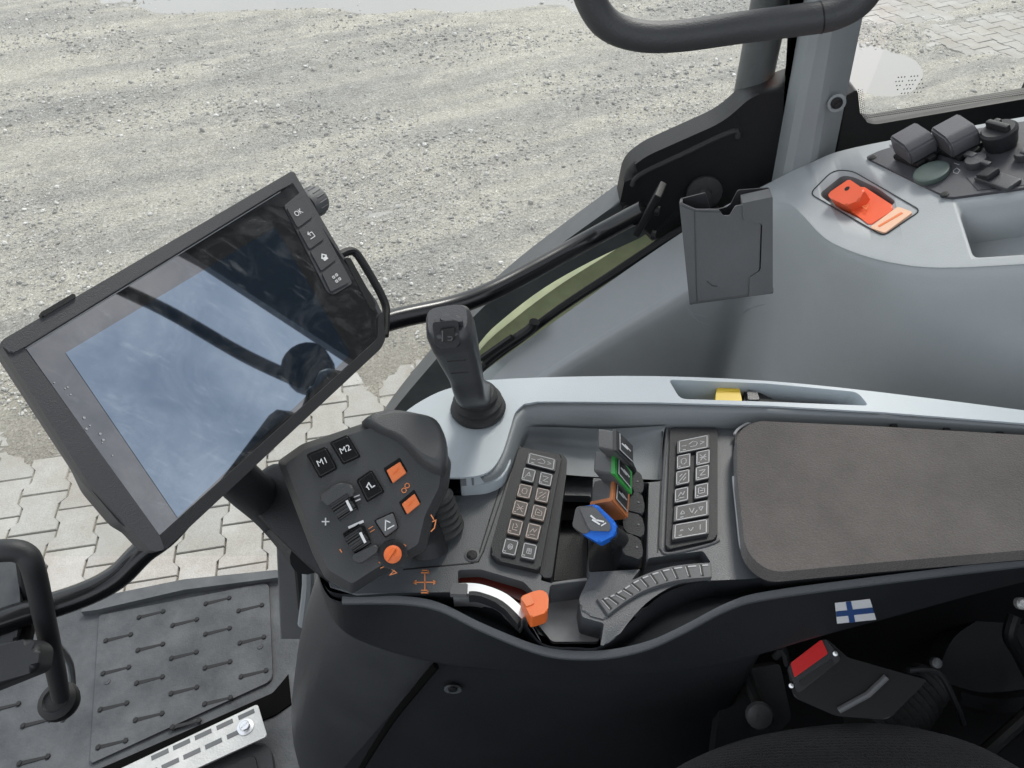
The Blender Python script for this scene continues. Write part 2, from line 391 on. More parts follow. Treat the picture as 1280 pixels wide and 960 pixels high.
def gravel_mat():
    m = bpy.data.materials.new('gravel_ground'); m.use_nodes = True; t = m.node_tree; b = t.nodes['Principled BSDF']
    co = t.nodes.new('ShaderNodeTexCoord')
    def nz(sc, det, ro=.6, st=None):
        n = t.nodes.new('ShaderNodeTexNoise'); n.inputs['Scale'].default_value = sc; n.inputs['Detail'].default_value = det; n.inputs['Roughness'].default_value = ro
        if st:
            m0 = t.nodes.new('ShaderNodeMapping'); m0.inputs['Rotation'].default_value = (0, 0, R(-27)); mp = t.nodes.new('ShaderNodeMapping'); mp.inputs['Scale'].default_value = st
            t.links.new(co.outputs['Object'], m0.inputs['Vector']); t.links.new(m0.outputs['Vector'], mp.inputs['Vector']); t.links.new(mp.outputs['Vector'], n.inputs['Vector'])
        else: t.links.new(co.outputs['Object'], n.inputs['Vector'])
        return n
    def ramp(n, a, b_, c1, c2):
        r = t.nodes.new('ShaderNodeValToRGB'); r.color_ramp.elements[0].position = a; r.color_ramp.elements[1].position = b_
        r.color_ramp.elements[0].color = col(c1); r.color_ramp.elements[1].color = col(c2); t.links.new(n.outputs[0], r.inputs[0]); return r
    def mixc(a, b_, fac, bl='MIX'):
        x = t.nodes.new('ShaderNodeMixRGB'); x.blend_type = bl
        t.links.new(a.outputs[0], x.inputs[1]); t.links.new(b_.outputs[0], x.inputs[2])
        if isinstance(fac, float): x.inputs[0].default_value = fac
        else: t.links.new(fac.outputs[0], x.inputs[0])
        return x
    base = ramp(nz(1.3, 6, .62, (.35, 1.9, 1)), .40, .62, (.57, .545, .475), (.40, .392, .365))
    fine = ramp(nz(55, 6, .8), .36, .62, .62, 1.35)
    big = ramp(nz(7, 6, .7), .35, .65, .88, 1.15)
    vo = t.nodes.new('ShaderNodeTexVoronoi'); vo.inputs['Scale'].default_value = 62; t.links.new(co.outputs['Object'], vo.inputs['Vector'])
    vr = ramp(vo, 0.0, .55, 1.15, .85)
    sp = ramp(nz(170, 3, .8), .38, .58, .55, 1.3)
    x = mixc(base, fine, .75, 'MULTIPLY'); x = mixc(x, sp, .5, 'MULTIPLY'); x = mixc(x, big, .8, 'MULTIPLY'); x = mixc(x, vr, .55, 'MULTIPLY')
    sx = t.nodes.new('ShaderNodeSeparateXYZ'); t.links.new(co.outputs['Object'], sx.inputs[0])
    yy = t.nodes.new('ShaderNodeMath'); yy.operation = 'MULTIPLY_ADD'; yy.inputs[1].default_value = -.30; t.links.new(sx.outputs['X'], yy.inputs[0]); t.links.new(sx.outputs['Y'], yy.inputs[2])
    mr = t.nodes.new('ShaderNodeMapRange'); mr.inputs['From Min'].default_value = 3.5; mr.inputs['From Max'].default_value = 2.8; mr.inputs['To Max'].default_value = .55; t.links.new(yy.outputs[0], mr.inputs['Value'])
    sand = t.nodes.new('ShaderNodeMixRGB'); sand.inputs[2].default_value = (.36, .325, .26, 1); t.links.new(mr.outputs[0], sand.inputs[0]); t.links.new(x.outputs[0], sand.inputs[1]); x = sand
    t.links.new(x.outputs[0], b.inputs['Base Color']); b.inputs['Roughness'].default_value = .92; b.inputs['Specular IOR Level'].default_value = .2
    bp = t.nodes.new('ShaderNodeBump'); bp.inputs['Strength'].default_value = .9; bp.inputs['Distance'].default_value = .012
    t.links.new(fine.outputs[0], bp.inputs['Height'])
    b2 = t.nodes.new('ShaderNodeBump'); b2.inputs['Strength'].default_value = .7; b2.inputs['Distance'].default_value = -.012
    t.links.new(vo.outputs['Distance'], b2.inputs['Height']); t.links.new(bp.outputs['Normal'], b2.inputs['Normal'])
    t.links.new(b2.outputs['Normal'], b.inputs['Normal'])
    return m
M['gravel'] = gravel_mat()
struct(link('ground', bm, 'gravel', recalc=False, sharp=180))

def stone_mat():
    m = bpy.data.materials.new('stone'); m.use_nodes = True; t = m.node_tree; b = t.nodes['Principled BSDF']
    g = t.nodes.new('ShaderNodeNewGeometry'); r = t.nodes.new('ShaderNodeValToRGB')
    e = r.color_ramp.elements; e[0].color = (.25, .247, .235, 1); e[1].color = (.62, .61, .58, 1); x = e.new(.55); x.color = (.37, .36, .335, 1)
    t.links.new(g.outputs['Random Per Island'], r.inputs[0]); t.links.new(r.outputs[0], b.inputs['Base Color']); b.inputs['Roughness'].default_value = .85
    return m
M['stone'] = stone_mat()
ico = bmesh.new(); bmesh.ops.create_icosphere(ico, subdivisions=1, radius=1)
iv = [v.co.copy() for v in ico.verts]; iff = [[v.index for v in f.verts] for f in ico.faces]; ico.free()
sv, sf = [], []
for _ in range(160000):
    if len(sv) > 26000 * 12: break
    y = 1.5 + 8.5 * random.random() ** 1.25; x = random.uniform(-.75, .75) * (y + 1.2)
    dn = noise.noise(Vector((x * .55, y * 1.4, 11))) + .35 * noise.noise(Vector((x * 3, y * 3, 2)))
    if random.random() > sstep(-.25, .45, dn) + .06: continue
    if y < paver_edge(x) - .2 and random.random() > .03: continue
    s = random.uniform(.003, .0075) * (1 + (random.random() ** 8) * 1.6) * (.8 + .08 * y); z = ground_h(x, y)
    q = Matrix.Rotation(random.uniform(0, 6.28), 3, 'Z') @ Matrix.Rotation(random.uniform(0, 3), 3, 'X')
    sc = Vector((random.uniform(.7, 1.4), random.uniform(.6, 1.1), random.uniform(.5, .9)))
    k = len(sv)
    for p in iv:
        p2 = q @ Vector((p.x * sc.x, p.y * sc.y, p.z * sc.z)) * s * random.uniform(.82, 1.12); sv.append((x + p2.x, y + p2.y, z + s * .3 + p2.z))
    sf += [[i + k for i in f] for f in iff]
me = bpy.data.meshes.new('loose_gravel'); me.from_pydata(sv, [], sf); me.materials.append(M['stone'])
o = bpy.data.objects.new('loose_gravel', me); COL.objects.link(o); tag(o, 'loose grey and pale stones strewn over the gravel yard', 'gravel'); struct(o, 'stuff')

def paver_mat():
    m = bpy.data.materials.new('concrete_paver'); m.use_nodes = True; t = m.node_tree; b = t.nodes['Principled BSDF']
    co = t.nodes.new('ShaderNodeTexCoord'); g = t.nodes.new('ShaderNodeNewGeometry')
    r = t.nodes.new('ShaderNodeValToRGB'); r.color_ramp.elements[0].color = (.35, .345, .325, 1); r.color_ramp.elements[1].color = (.44, .43, .40, 1)
    t.links.new(g.outputs['Random Per Island'], r.inputs[0])
    n = t.nodes.new('ShaderNodeTexNoise'); n.inputs['Scale'].default_value = 3.2; n.inputs['Detail'].default_value = 9; n.inputs['Roughness'].default_value = .7
    t.links.new(co.outputs['Object'], n.inputs['Vector'])
    rr = t.nodes.new('ShaderNodeMapRange'); rr.inputs['From Min'].default_value = .38; rr.inputs['From Max'].default_value = .7
    t.links.new(n.outputs['Fac'], rr.inputs['Value'])
    x = t.nodes.new('ShaderNodeMixRGB'); x.inputs[2].default_value = (.30, .275, .235, 1); t.links.new(rr.outputs[0], x.inputs[0]); t.links.new(r.outputs[0], x.inputs[1])
    f = t.nodes.new('ShaderNodeTexNoise'); f.inputs['Scale'].default_value = 170; f.inputs['Detail'].default_value = 4; f.inputs['Roughness'].default_value = .8
    t.links.new(co.outputs['Object'], f.inputs['Vector'])
    fr = t.nodes.new('ShaderNodeValToRGB'); fr.color_ramp.elements[0].position = .35; fr.color_ramp.elements[0].color = col(.72); fr.color_ramp.elements[1].position = .6
    t.links.new(f.outputs['Fac'], fr.inputs[0])
    y = t.nodes.new('ShaderNodeMixRGB'); y.blend_type = 'MULTIPLY'; y.inputs[0].default_value = .8; t.links.new(x.outputs[0], y.inputs[1]); t.links.new(fr.outputs[0], y.inputs[2])
    t.links.new(y.outputs[0], b.inputs['Base Color']); b.inputs['Roughness'].default_value = .88
    bp = t.nodes.new('ShaderNodeBump'); bp.inputs['Strength'].default_value = .6; bp.inputs['Distance'].default_value = .003
    t.links.new(f.outputs['Fac'], bp.inputs['Height']); t.links.new(bp.outputs['Normal'], b.inputs['Normal'])
    return m
M['paver'] = paver_mat()
def paving(name, ox, oy, rot, nx, ny, W=.165, H=.20, zt=0.0, keep=None):
    """interlocking double-T concrete pavers laid in staggered columns"""
    bm = bmesh.new(); q = Matrix.Rotation(rot, 2); j = .0035; a = .0115
    for i in range(nx):
        for k in range(ny):
            cx = i * W; cy = k * H + (H / 2 if i % 2 else 0)
            g0 = q @ Vector((cx, cy))
            if keep and not keep(ox + g0.x, oy + g0.y): continue
            w1, w0, h = W / 2 + a - j, W / 2 - a - j, H / 2 - j
            half = [(w1, h), (w1, h * .60), (w0, h * .36), (w0, -h * .36), (w1, -h * .60), (w1, -h)]
            P = half + [(-x, y) for x, y in half[::-1]]
            dz = zt + random.uniform(-.002, .002); tx, ty = random.uniform(-.012, .012), random.uniform(-.012, .012)
            def pt(x, y, z):
                p = q @ Vector((cx + x, cy + y)); return Vector((ox + p.x, oy + p.y, z + tx * x + ty * y))
            top = [pt(x * .975, y * .98, dz) for x, y in P]; mid = [pt(x, y, dz - .004) for x, y in P]; bot = [pt(x, y, dz - .03) for x, y in P]
            L = [[bm.verts.new(p) for p in r] for r in (top, mid, bot)]; n = len(P)
            bm.faces.new(L[0][::-1])
            for r1, r2 in zip(L, L[1:]):
                for s in range(n): bm.faces.new((r1[s], r1[(s + 1) % n], r2[(s + 1) % n], r2[s]))
    return struct(link(name, bm, 'paver', sharp=20))
paving('pavement', -4.0, .35, R(10.7), 34, 15)
paving('pavement', 3.6, 5.2, R(24), 34, 34, keep=lambda x, y: x + y > 10.35)

m = mat('puddle_water', (.27, .262, .24), .12, .05, 30, spec=.4); M['water'] = m
for cx, cy, rx, ry in ((3.06, 6.35, 1.1, 1.5), (-1.7, 8.8, 3.4, 1.75)):
    bm = bmesh.new(); P = [(cx + rx * math.cos(a * .1309), cy + ry * math.sin(a * .1309)) for a in range(48)]
    poly_solid(bm, [Vector((x, y, -.016)) for x, y in P], [Vector((x, y, -.09)) for x, y in P]); struct(link('puddle', bm, 'water', sharp=20))

# ---------------------------------------------------------------- cab shell: pillars, window frames, glass, side trim
t_ = thing('cab_frame', 'black window frame and grey exterior pillar of the cab, with bulky lower corner', 'window frame')
P1 = YP(.985)
def up_ext(p, q, z):       # continue the line p->q up to height z
    d = (q - p); return p + d * ((z - p.z) / d.z)
outer = sm([(440, 590), (488, 518), (540, 455), (590, 398), (640, 352), (700, 306), (775, 252)], 4, False)
inner = sm([(812, 292), (740, 326), (680, 360), (630, 398), (600, 428), (560, 490), (480, 590)], 4, False)
link('lower_rail', prism(YP(.99), outer + inner, 0, -.05, .006), 'paint', t_)
pts = rnd([(774, 258, 6), (783, 214, 14), (808, 195, 12), (905, 152, 20), (938, 122, 12), (1000, 100, 0), (1012, 240, 0), (880, 300, 0), (815, 305, 0)], 6)
link('corner_panel', prism(P1, pts, 0, -.045, .012, 4), 'black', t_)
bm = bmesh.new(); link('corner_lip', tube([P1.px(u, v, .0) for u, v in [(790, 232), (800, 218), (850, 194), (915, 164), (922, 172)]], .004, 8, smooth=4), 'rubber', t_)
a, b = P1.px(960, 134), P1.px(985, 20); top = up_ext(a, b, 3.25)
bm = bmesh.new(); w_ = Vector((.026, 0, 0)); rows = []
tube([a - Vector((0, -.052, .06)) - w_ * .3, top + Vector((0, .052, 0)) - w_ * .3], .025, 18, bm); link('exterior_pillar', bm, 'paint', t_)
a, b = P1.px(970, 230), P1.px(1000, 20); c, d = P1.px(1014, 228), P1.px(1024, 20)
pts3 = [up_ext(a, b, 3.25), up_ext(c, d, 3.25), c, a]
bm = poly_solid(bmesh.new(), pts3, [p + Vector((0, .03, 0)) for p in pts3], .004); link('pillar_seal', bm, 'black', t_)
# rear quarter window: bottom rail, corner, upper frame
pts = rnd([(1040, 215, 0), (1058, 120, 0), (1072, 112, 4), (1076, 150, 10), (1092, 156, 10), (1290, 122, 0), (1500, 86, 0), (1500, 150, 0), (1290, 175, 0)], 5)
link('rear_window_rail', prism(P1, pts, 0, -.03, .005), 'black', t_)
bm = bmesh.new()           # printed dots along the pane's edge
for (u0, v0, u1, v1, n, rw) in ((1080, 148, 1290, 116, 95, 4), (1073, 112, 1078, 148, 16, 3), (1120, 95, 1150, 100, 12, 0)):
    for r_ in range(rw):
        for i in range(n):
            k = (i + .5 * (r_ % 2)) / n; u = u0 + (u1 - u0) * k; v = v0 + (v1 - v0) * k
            if n < 20: u += 2.4 * r_
            else: v -= 2.2 * r_
            bmesh.ops.create_circle(bm, cap_ends=True, segments=6, radius=.00085 - .00014 * r_, matrix=Matrix.Translation(P1.px(u, v, -.012)) @ Matrix.Rotation(R(90), 4, 'X'))
link('printed_dots', bm, 'black', t_)
bm = bmesh.new()           # small approval mark printed on the pane
for i in range(9):
    for j_ in range(5):
        if (i * 7 + j_ * 3) % 4: bmesh.ops.create_circle(bm, cap_ends=True, segments=4, radius=.0012, matrix=Matrix.Translation(P1.px(1119 + i * 4 + j_, 97 + j_ * 5 - i * .3, -.012)) @ Matrix.Rotation(R(90), 4, 'X'))
link('pane_marking', bm, 'pocket', t_)
# upper frame and far rear corner post (outside the picture; they are what the display mirrors)
pp = [(.70, 1.6), (.72, 2.2), (.80, 2.64), (.905, 3.14), (.95, 3.5), (1.45, 3.5), (1.45, 1.6)]
bm = bmesh.new(); poly_solid(bm, [Vector((1.0, y, z)) for y, z in pp], [Vector((1.07, y, z)) for y, z in pp], .006); link('rear_corner_post', bm, 'dark', t_)
bm = tube([(1.0, .75, 3.34), (1.0, .735, 3.1), (1.0, .70, 2.85), (1.0, .69, 2.70)], .017, 12, smooth=6); link('rear_wiper_arm', bm, 'black', t_)
bm = bmesh.new(); box(bm, (1.02, .665, 2.53), .09, .15, .22, Matrix.Rotation(R(12), 3, 'X'), .02); box(bm, (1.02, .60, 2.40), .07, .10, .16, bev=.02); lathe((1.0, .72, 2.66), (-1, 0, 0), [(.06, 0), (.06, .05), (.02, .06), (.001, .06)], 20, bm); link('reflected_dark_cluster', bm, 'black', t_)  # unseen dark cluster added so the display mirrors a dark patch
bm = bmesh.new(); box(bm, (1.03, .43, 2.56), .10, .34, .34, Matrix.Rotation(R(-8), 3, 'X'), .04); box(bm, (1.02, .20, 2.44), .10, .22, .22, bev=.03); link('reflection_blocker', bm, 'black', t_)  # unseen boxes added to darken the lower part of the display's reflection
bm = bmesh.new(); box(bm, (1.06, -.15, 1.75), .06, 1.9, 1.30, bev=.01); link('rear_wall', bm, 'dark', t_)
bm = bmesh.new(); box(bm, (.1, -.95, 1.50), 1.9, .06, .90, bev=.01); link('far_door_panel', bm, 'dark', t_)
t_ = thing('cab_floor', 'black cab floor plate under the seat and pedestal', 'floor')
bm = bmesh.new(); box(bm, (.0, -.12, 1.05), 2.5, 1.62, .08, bev=.01); link('floor_plate', bm, 'black', t_)
# the frame below belongs to the cab_frame again
t_ = bpy.data.objects['cab_frame']
bm = bmesh.new(); box(bm, (.05, 1.0, 3.40), 1.9, .10, .14, bev=.02); link('upper_rail', bm, 'dark', t_)

t_ = thing('cab_roof', 'grey lined cab roof above the driver, outside the picture', 'roof')
bm = bmesh.new(); box(bm, (.05, -.35, 3.52), 1.9, 2.1, .10, bev=.03); link('roof_panel', bm, 'headliner', t_)
t_ = thing('window_pane', 'large clear side pane of the cab looking out on the gravel yard', 'window')
bm = bmesh.new(); rows = []
for z, y in ((1.12, .85), (1.4, .90), (1.9, .975), (2.6, 1.0), (3.24, 1.0)):
    rows.append([Vector((x, y + .012, z)) for x in (-1.5, -1.0, -.6, -.3, 0, .2, .40)])
grid_mesh([spline(r, 3) for r in rows], bm); link('glass', bm, 'glass', t_, sharp=180)
t_ = thing('quarter_window', 'clear rear side pane right of the grey pillar, dotted along its edge', 'window')
bm = bmesh.new(); a = [P1.px(1050, 200, -.014), P1.px(1500, 130, -.014)]
grid_mesh([a, [Vector((a[0].x + .07, a[0].y, 3.24)), Vector((1.3, a[0].y, 3.24))]], bm); link('glass', bm, 'glass', t_, sharp=180)

t_ = thing('tractor_fender', 'strip of light green painted bodywork seen below the black rail', 'fender')
P3 = YP(1.03)
pts = sm([(565, 505), (598, 440), (646, 396), (700, 356), (760, 318), (815, 282)], 4, False) + [(840, 300), (760, 362), (650, 440), (590, 510)]
link('painted_panel', prism(P3, pts, 0, -.03, .006), 'greenpaint', t_)

t_ = thing('cab_pillar', 'light grey plastic pillar cover with a recessed bolt, behind the top handle', 'pillar')
PP = YP(.945)
a, b = PP.px(972, 250), PP.px(1015, 20); c, d = PP.px(1052, 205), PP.px(1092, 20)
e_, f_ = PP.px(1016, 230), PP.px(1052, 20)
pts3 = []
for z in (1.9, 3.25):
    pa, pe, pc = up_ext(a, b, z), up_ext(e_, f_, z), up_ext(c, d, z)
    pts3.append([pa + Vector((0, .045, 0)), pa + Vector((.003, .006, 0)), pa + Vector((.012, -.002, 0)), pe + Vector((-.01, -.004, 0)), pe + Vector((0, 0, 0)), pc + Vector((-.008, .026, 0)), pc + Vector((.001, .034, 0)), pc + Vector((0, .055, 0))])
ring = [[a.lerp(b, k / 12) for a, b in zip(pts3[0], pts3[1])] for k in range(13)]
bm = grid_mesh([list(r) for r in zip(*ring)], wrap=True, caps=True); link('cover', bm, 'pillar', t_, sharp=170).data.set_sharp_from_angle(angle=R(20))
screw(Plane(PP.px(1046, 129), (-.1, -.95, .1)), 1046, 129, .0115, t_, 'pillar', .006, 'bolt_collar')
screw(Plane(PP.px(1046, 129), (-.1, -.95, .1)), 1046, 129, .0075, t_, 'black', .0085, 'bolt')

# side trim: solid body lofted from its outer edge over the top and down the wall
t_ = trim = thing('side_console', 'blue grey moulded side trim with raised switch shelf and curved inner wall', 'side trim')
pD, pF, pB = Z(975, 250, 1.965), Z(1150, 333, 2.03), Z(1060, 188, 2.015)
PT = plane3(pD, pF, pB)
r0 = [Y(500, 560, .955), Y(560, 505, .955), Y(607, 463, .955), Y(700, 397, .955), Y(800, 326, .955), Y(885, 270, .945), PT.px(955, 232), PT.px(1010, 205), PT.px(1070, 184), PT.px(1280, 146), PT.px(1480, 112)]
r1 = [Y(545, 585, .91), Y(608, 528, .905), Y(655, 482, .90), Y(742, 424, .895), Y(838, 366, .885), Y(902, 325, .885), PT.px(972, 252), PT.px(1040, 302), PT.px(1142, 330), PT.px(1300, 326), PT.px(1500, 318)]
n_ = len(r0)
mid = [a.lerp(b, .5) for a, b in zip(r0, r1)]; m2 = [a.lerp(b, .86) for a, b in zip(r0, r1)]
def off(r, dy, dz, dx=0): return [p + Vector((dx, dy, dz)) for p in r]
r2 = [p + Vector((0, -.004, -.002)) for p in r1]
r3 = [p + Vector((0, -.013, -.014)) for p in r1]
r4 = [p + Vector((0, -.019, -.055)) for p in r1]
r5 = [Vector((p.x, p.y - .022, p.z - .22)) for p in r1]
r6 = [Vector((p.x, p.y - .024, 1.15)) for p in r1]
rb = [Vector((p.x, p.y + .02, 1.15)) for p in r0]
r00 = off(r0, .006, -.006)
r01 = off(r0, .012, -.05)
rows = [rb, r01, r00, r0, mid, m2, r1, r2, r3, r4, r5, r6]
R_ = [spline(r, 8) for r in rows]
# smooth the profile across the rows between the top edge and the wall
prof = [R_[0], R_[1], R_[2], R_[3], R_[4], R_[5]]
cols = list(zip(*[R_[k] for k in range(5, 12)]))
cols = [spline(c, 4) for c in cols]
extra = [list(r) for r in zip(*cols)]
bm = grid_mesh([*R_[:5], *extra], wrap=True, caps=True)
body = link('moulded_body', bm, 'trim', t_, sharp=40)
well_pts = rnd([(1020, 243, 7), (1052, 217, 9), (1068, 220, 7), (1100, 235, 8), (1124, 253, 5), (1087, 282, 6), (1040, 258, 7)], 6)
pock = rnd([(1196, 262, 8), (1330, 240, 0), (1330, 318, 0), (1216, 325, 8)], 6)
def cutter(pts, depth, sc):
    P = [PT.px(u, v, 0) for u, v in pts]; c = sum(P, Vector()) / len(P)
    return poly_solid(bmesh.new(), [p + PT.n * .04 for p in P], [c + (p - c) * sc - PT.n * depth for p in P])
cut(body, [cutter(well_pts, .018, .9), cutter(pock, .045, .86)], ['pocket', 'trim'])
bm = bmesh.new(); lo = sm([(1014, 241), (1038, 214), (1066, 217), (1148, 262), (1106, 294), (1070, 280)], 1)
lo = rnd([(1012, 242, 8), (1042, 212, 12), (1066, 214, 8), (1151, 263, 8), (1104, 295, 8)], 6)
ribbon(bm, [PT.px(u, v, .0006) for u, v in lo], .0012, PT.n, .0004, closed=True); link('outline_groove', bm, 'dark', t_)
lab = rnd([(1087, 284), (1122, 258), (1141, 265), (1106, 291)], 3)
bm = prism(PT, lab, .0026, -.002, .0005); lb = link('orange_label', bm, 'peach', t_)
bm = bmesh.new(); c0, c1 = PT.px(1100, 282, .0027), PT.px(1126, 267, .0027)
for k0, k1 in ((0, .16), (.26, .4), (.46, .68), (.8, 1)): ribbon(bm, [c0.lerp(c1, k0), c0.lerp(c1, k1)], .0035, PT.n, .0003)
link('label_marks', bm, 'orangekey', lb)
# black window seal along the foot of the pane
link('window_seal', tube([Y(u, v, .968) for u, v in [(560, 500), (607, 456), (650, 424), (700, 386), (770, 340), (838, 296), (900, 262)]], .0075, 10, smooth=4), 'black', t_)
bm = bmesh.new(); tube([Y(u, v, .945) for u, v in [(607, 452), (625, 437), (662, 412), (668, 402)]], .009, 10, bm, smooth=3); tube([Y(640, 421, .94), Y(600, 449, .94)], .005, 8, bm); link('seal_clip', bm, 'black', t_)
# switch plate
pl_pts = rnd([(1081, 196, 5), (1100, 188, 5), (1160, 170, 4), (1290, 150, 0), (1400, 140, 0), (1400, 215, 0), (1290, 233, 0), (1186, 247, 6)], 5)
plate = link('switch_plate', prism(PT, pl_pts, .0035, -.002, .0012), 'plate', t_)
for u, v in ((1091, 197), (1181, 243)): screw(PT, u, v, .0048, plate, 'black', .0035)
PS = Plane(PT.px(1180, 215, .0035), PT.n)
# ribbon outline round rocker
bm = bmesh.new(); ribbon(bm, [PS.px(u, v) for u, v in [(1208, 222), (1222, 238), (1300, 229), (1300, 210)]], .0008, PS.n); link('switch_outline', bm, 'black', plate)
def dirs(pl, u, v, du, dv):
    a = pl.px(u, v); b = pl.px(u + du, v + dv); return (b - a).normalized()
ex = dirs(PS, 1144, 200, 10, 3.6); ex = (ex - PS.n * ex.dot(PS.n)).normalized(); ey = PS.n.cross(ex); RM = Matrix((ex, ey, PS.n)).transposed()
for i, (u, v) in enumerate(((1147, 196), (1199, 187))):
    c = PS.px(u, v); bm = bmesh.new(); box(bm, c + PS.n * .004, .045, .034, .008, RM, .003)
    s_ = link('socket_base', bm, 'black', plate)
    fx = dirs(PS, u, v, 47, 31); fx = (fx - PS.n * fx.dot(PS.n)).normalized(); fy = PS.n.cross(fx)
    bm = bmesh.new(); sec = [(-.021, .0), (-.023, .010), (-.0225, .026), (.010, .0245), (.019, .018), (.021, .009), (.0195, .0)]
    f1 = [c + fx * x - fy * .0165 + PS.n * (z + .006) for x, z in sec]; f2 = [p + fy * .033 for p in f1]
    poly_solid(bm, f1, f2)
    bmesh.ops.bevel(bm, geom=[e for e in bm.edges], offset=.0022, segments=2, affect='EDGES', clamp_overlap=True)
    cap = link('socket_cap', bm, 'capgrey', plate, 'hinged black cap over a power socket')
    bm = bmesh.new(); tube([c - fx * .023 - fy * .018 + PS.n * .018, c - fx * .023 + fy * .018 + PS.n * .018], .0026, 10, bm); link('hinge', bm, 'lgrey', cap)
    bm = bmesh.new(); box(bm, c + ex * .026 + PS.n * .006, .008, .010, .006, RM, .0015); link('catch', bm, 'black', plate)
c = PS.px(1165, 219); bm = bmesh.new(); lathe(c, PS.n, [(.0185, 0), (.0195, .003), (.019, .006), (.017, .0068), (.016, .0062), (.001, .006)], 32, bm); link('round_cap', bm, 'greendisc', plate)
c = PS.px(1221, 206); bm = bmesh.new(); lathe(c, PS.n, [(.011, 0), (.0115, .006), (.0105, .009), (.001, .0095)], 24, bm); box(bm, c + ex * .013 + PS.n * .007, .016, .006, .004, RM, .0015); box(bm, c - ex * .011 - ey * -.003 + PS.n * .008, .014, .008, .005, RM, .0015)
link('small_lock', bm, 'sock', plate)
c = PS.px(1252, 182); bm = bmesh.new(); lathe(c, PS.n, [(.015, 0), (.0165, .004), (.0175, .013), (.0185, .017), (.0185, .021), (.016, .0235), (.001, .023)], 32, bm)
box(bm, c + PS.n * .026, .030, .007, .009, RM, .002); box(bm, c + PS.n * .024 - ex * .008 + ey * .006, .008, .007, .009, RM, .002); link('rotary_knob', bm, 'dark', plate)
c = PS.px(1280, 198); bm = bmesh.new(); lathe(c, PS.n, [(.008, 0), (.009, .006), (.008, .009), (.001, .0095)], 24, bm); box(bm, c + ex * .010 + PS.n * .008, .024, .007, .006, RM, .002); link('small_lock', bm, 'sock', plate)
c = PS.px(1247, 227); bm = bmesh.new(); box(bm, c + PS.n * .002, .046, .019, .006, RM, .002); k_ = link('rocker_switch', bm, 'sock', plate)
bm = bmesh.new(); box(bm, c - ex * .012 + PS.n * .0065, .018, .016, .007, RM @ Matrix.Rotation(R(-14), 3, 'Y'), .002); link('rocker_paddle', bm, 'dark', k_)
bm = bmesh.new()
ribbon(bm, [PS.px(u, v) for u, v in [(1192, 213), (1196, 210), (1200, 213), (1197, 217), (1192, 216)]], .0006, PS.n, closed=True)
ribbon(bm, [PS.px(u, v) for u, v in [(1193, 204), (1199, 206)]], .0006, PS.n); link('plate_marks', bm, 'lgrey', plate)

bm = bmesh.new(); hb = bmesh.new(); hb.from_mesh(body.data); from mathutils.bvhtree import BVHTree; tr_ = BVHTree.FromBMesh(hb); hb.free()
def on_body(u, v):
    p, n, i_, d_ = tr_.ray_cast(CAM, ray(u, v).normalized()); return p, (n if n.dot(CAM - p) > 0 else -n)
for L_ in ([(858, 384), (866, 392), (884, 396)], [(861, 390), (874, 402), (885, 405)], [(925, 392), (940, 384), (956, 380)]):
    H = [on_body(u, v) for u, v in L_]; bm = bmesh.new(); ribbon(bm, [p + n * .0003 for p, n in H], .0008, H[0][1], .0002); link('scuff_mark', bm, 'frame', t_)
# orange lever in its well
t_ = thing('orange_lever', 'red orange lever with hole, set in a recess on the grey side shelf', 'lever')
PL2 = Plane(PT.px(1080, 255, -.002), PT.n)
bm = prism(PL2, rnd([(1060, 238, 2), (1078, 232, 3), (1118, 258, 8), (1114, 264, 6), (1088, 282, 4), (1062, 262, 3), (1046, 252, 2)], 3), .003, -.014, .004, 4); link('curved_base', bm, 'redorange', t_); bm = bmesh.new(); P = [PT.px(u, v, -.0155) for u, v in well_pts]; cc = sum(P, Vector()) / len(P); poly_solid(bm, [cc + (p - cc) * .95 for p in P], [cc + (p - cc) * .95 - PT.n * .002 for p in P]); link('recess_floor', bm, 'pocket', t_)
PH = Plane(PT.px(1058, 240, .013), PT.n + Vector((-.3, -.15, 0)))
bm = prism(PH, rnd([(1035, 240, 3), (1060, 223, 3), (1081, 237, 3), (1074, 250, 4), (1058, 257, 3), (1036, 247, 3)], 3), .004, -.014, .003, 3); link('grip', bm, 'redorange', t_)
bm = bmesh.new(); lathe(PH.px(1059, 236, .0036), PH.n, [(.0032, 0), (.0032, .0006), (.0001, .0006)], 16, bm); link('grip_hole', bm, 'black', t_)
bm = bmesh.new(); ribbon(bm, [PL2.px(u, v, .0062) for u, v in [(1084, 262), (1078, 258), (1086, 256), (1082, 262)]], .0006, PL2.n); link('lever_mark', bm, 'orangeprint', t_)

# document holder
t_ = thing('storage_pocket', 'dark grey open topped pocket with notched front, fixed to the side trim', 'holder')
PW = Plane(T(905, 330, .80), (-.18, -.95, .22))
PWb = Plane(PW.o - PW.n * .03, PW.n)
front = rnd([(848, 254, 2), (868, 261, 1), (899, 262, 2), (906, 271, 2), (914, 268, 2), (922, 243, 2), (935, 252, 1), (966, 246, 2), (965, 368, 3), (862, 381, 3), (857, 330, 1)], 2, 3)
front = rnd([(849, 253, 2), (870, 262, 1), (898, 262, 2), (904, 270, 2), (912, 270, 2), (919, 258, 2), (930, 256, 1), (930, 275, 2), (951, 279, 2), (949, 338, 2), (938, 345, 2), (938, 369, 2), (862, 381, 3)], 2, 3)
link('front_wall', prism(PW, front, 0, -.003, .001, 2), 'pocket', t_)
side = rnd([(928, 254, 1), (966, 246, 2), (966, 366, 3), (936, 371, 1), (937, 347, 2), (951, 338, 2), (953, 280, 2), (929, 275, 2)], 2)
link('side_wall', prism(Plane(PW.o + PW.n * .002, PW.n), side, 0, -.028, .001, 2), 'pocket', t_)
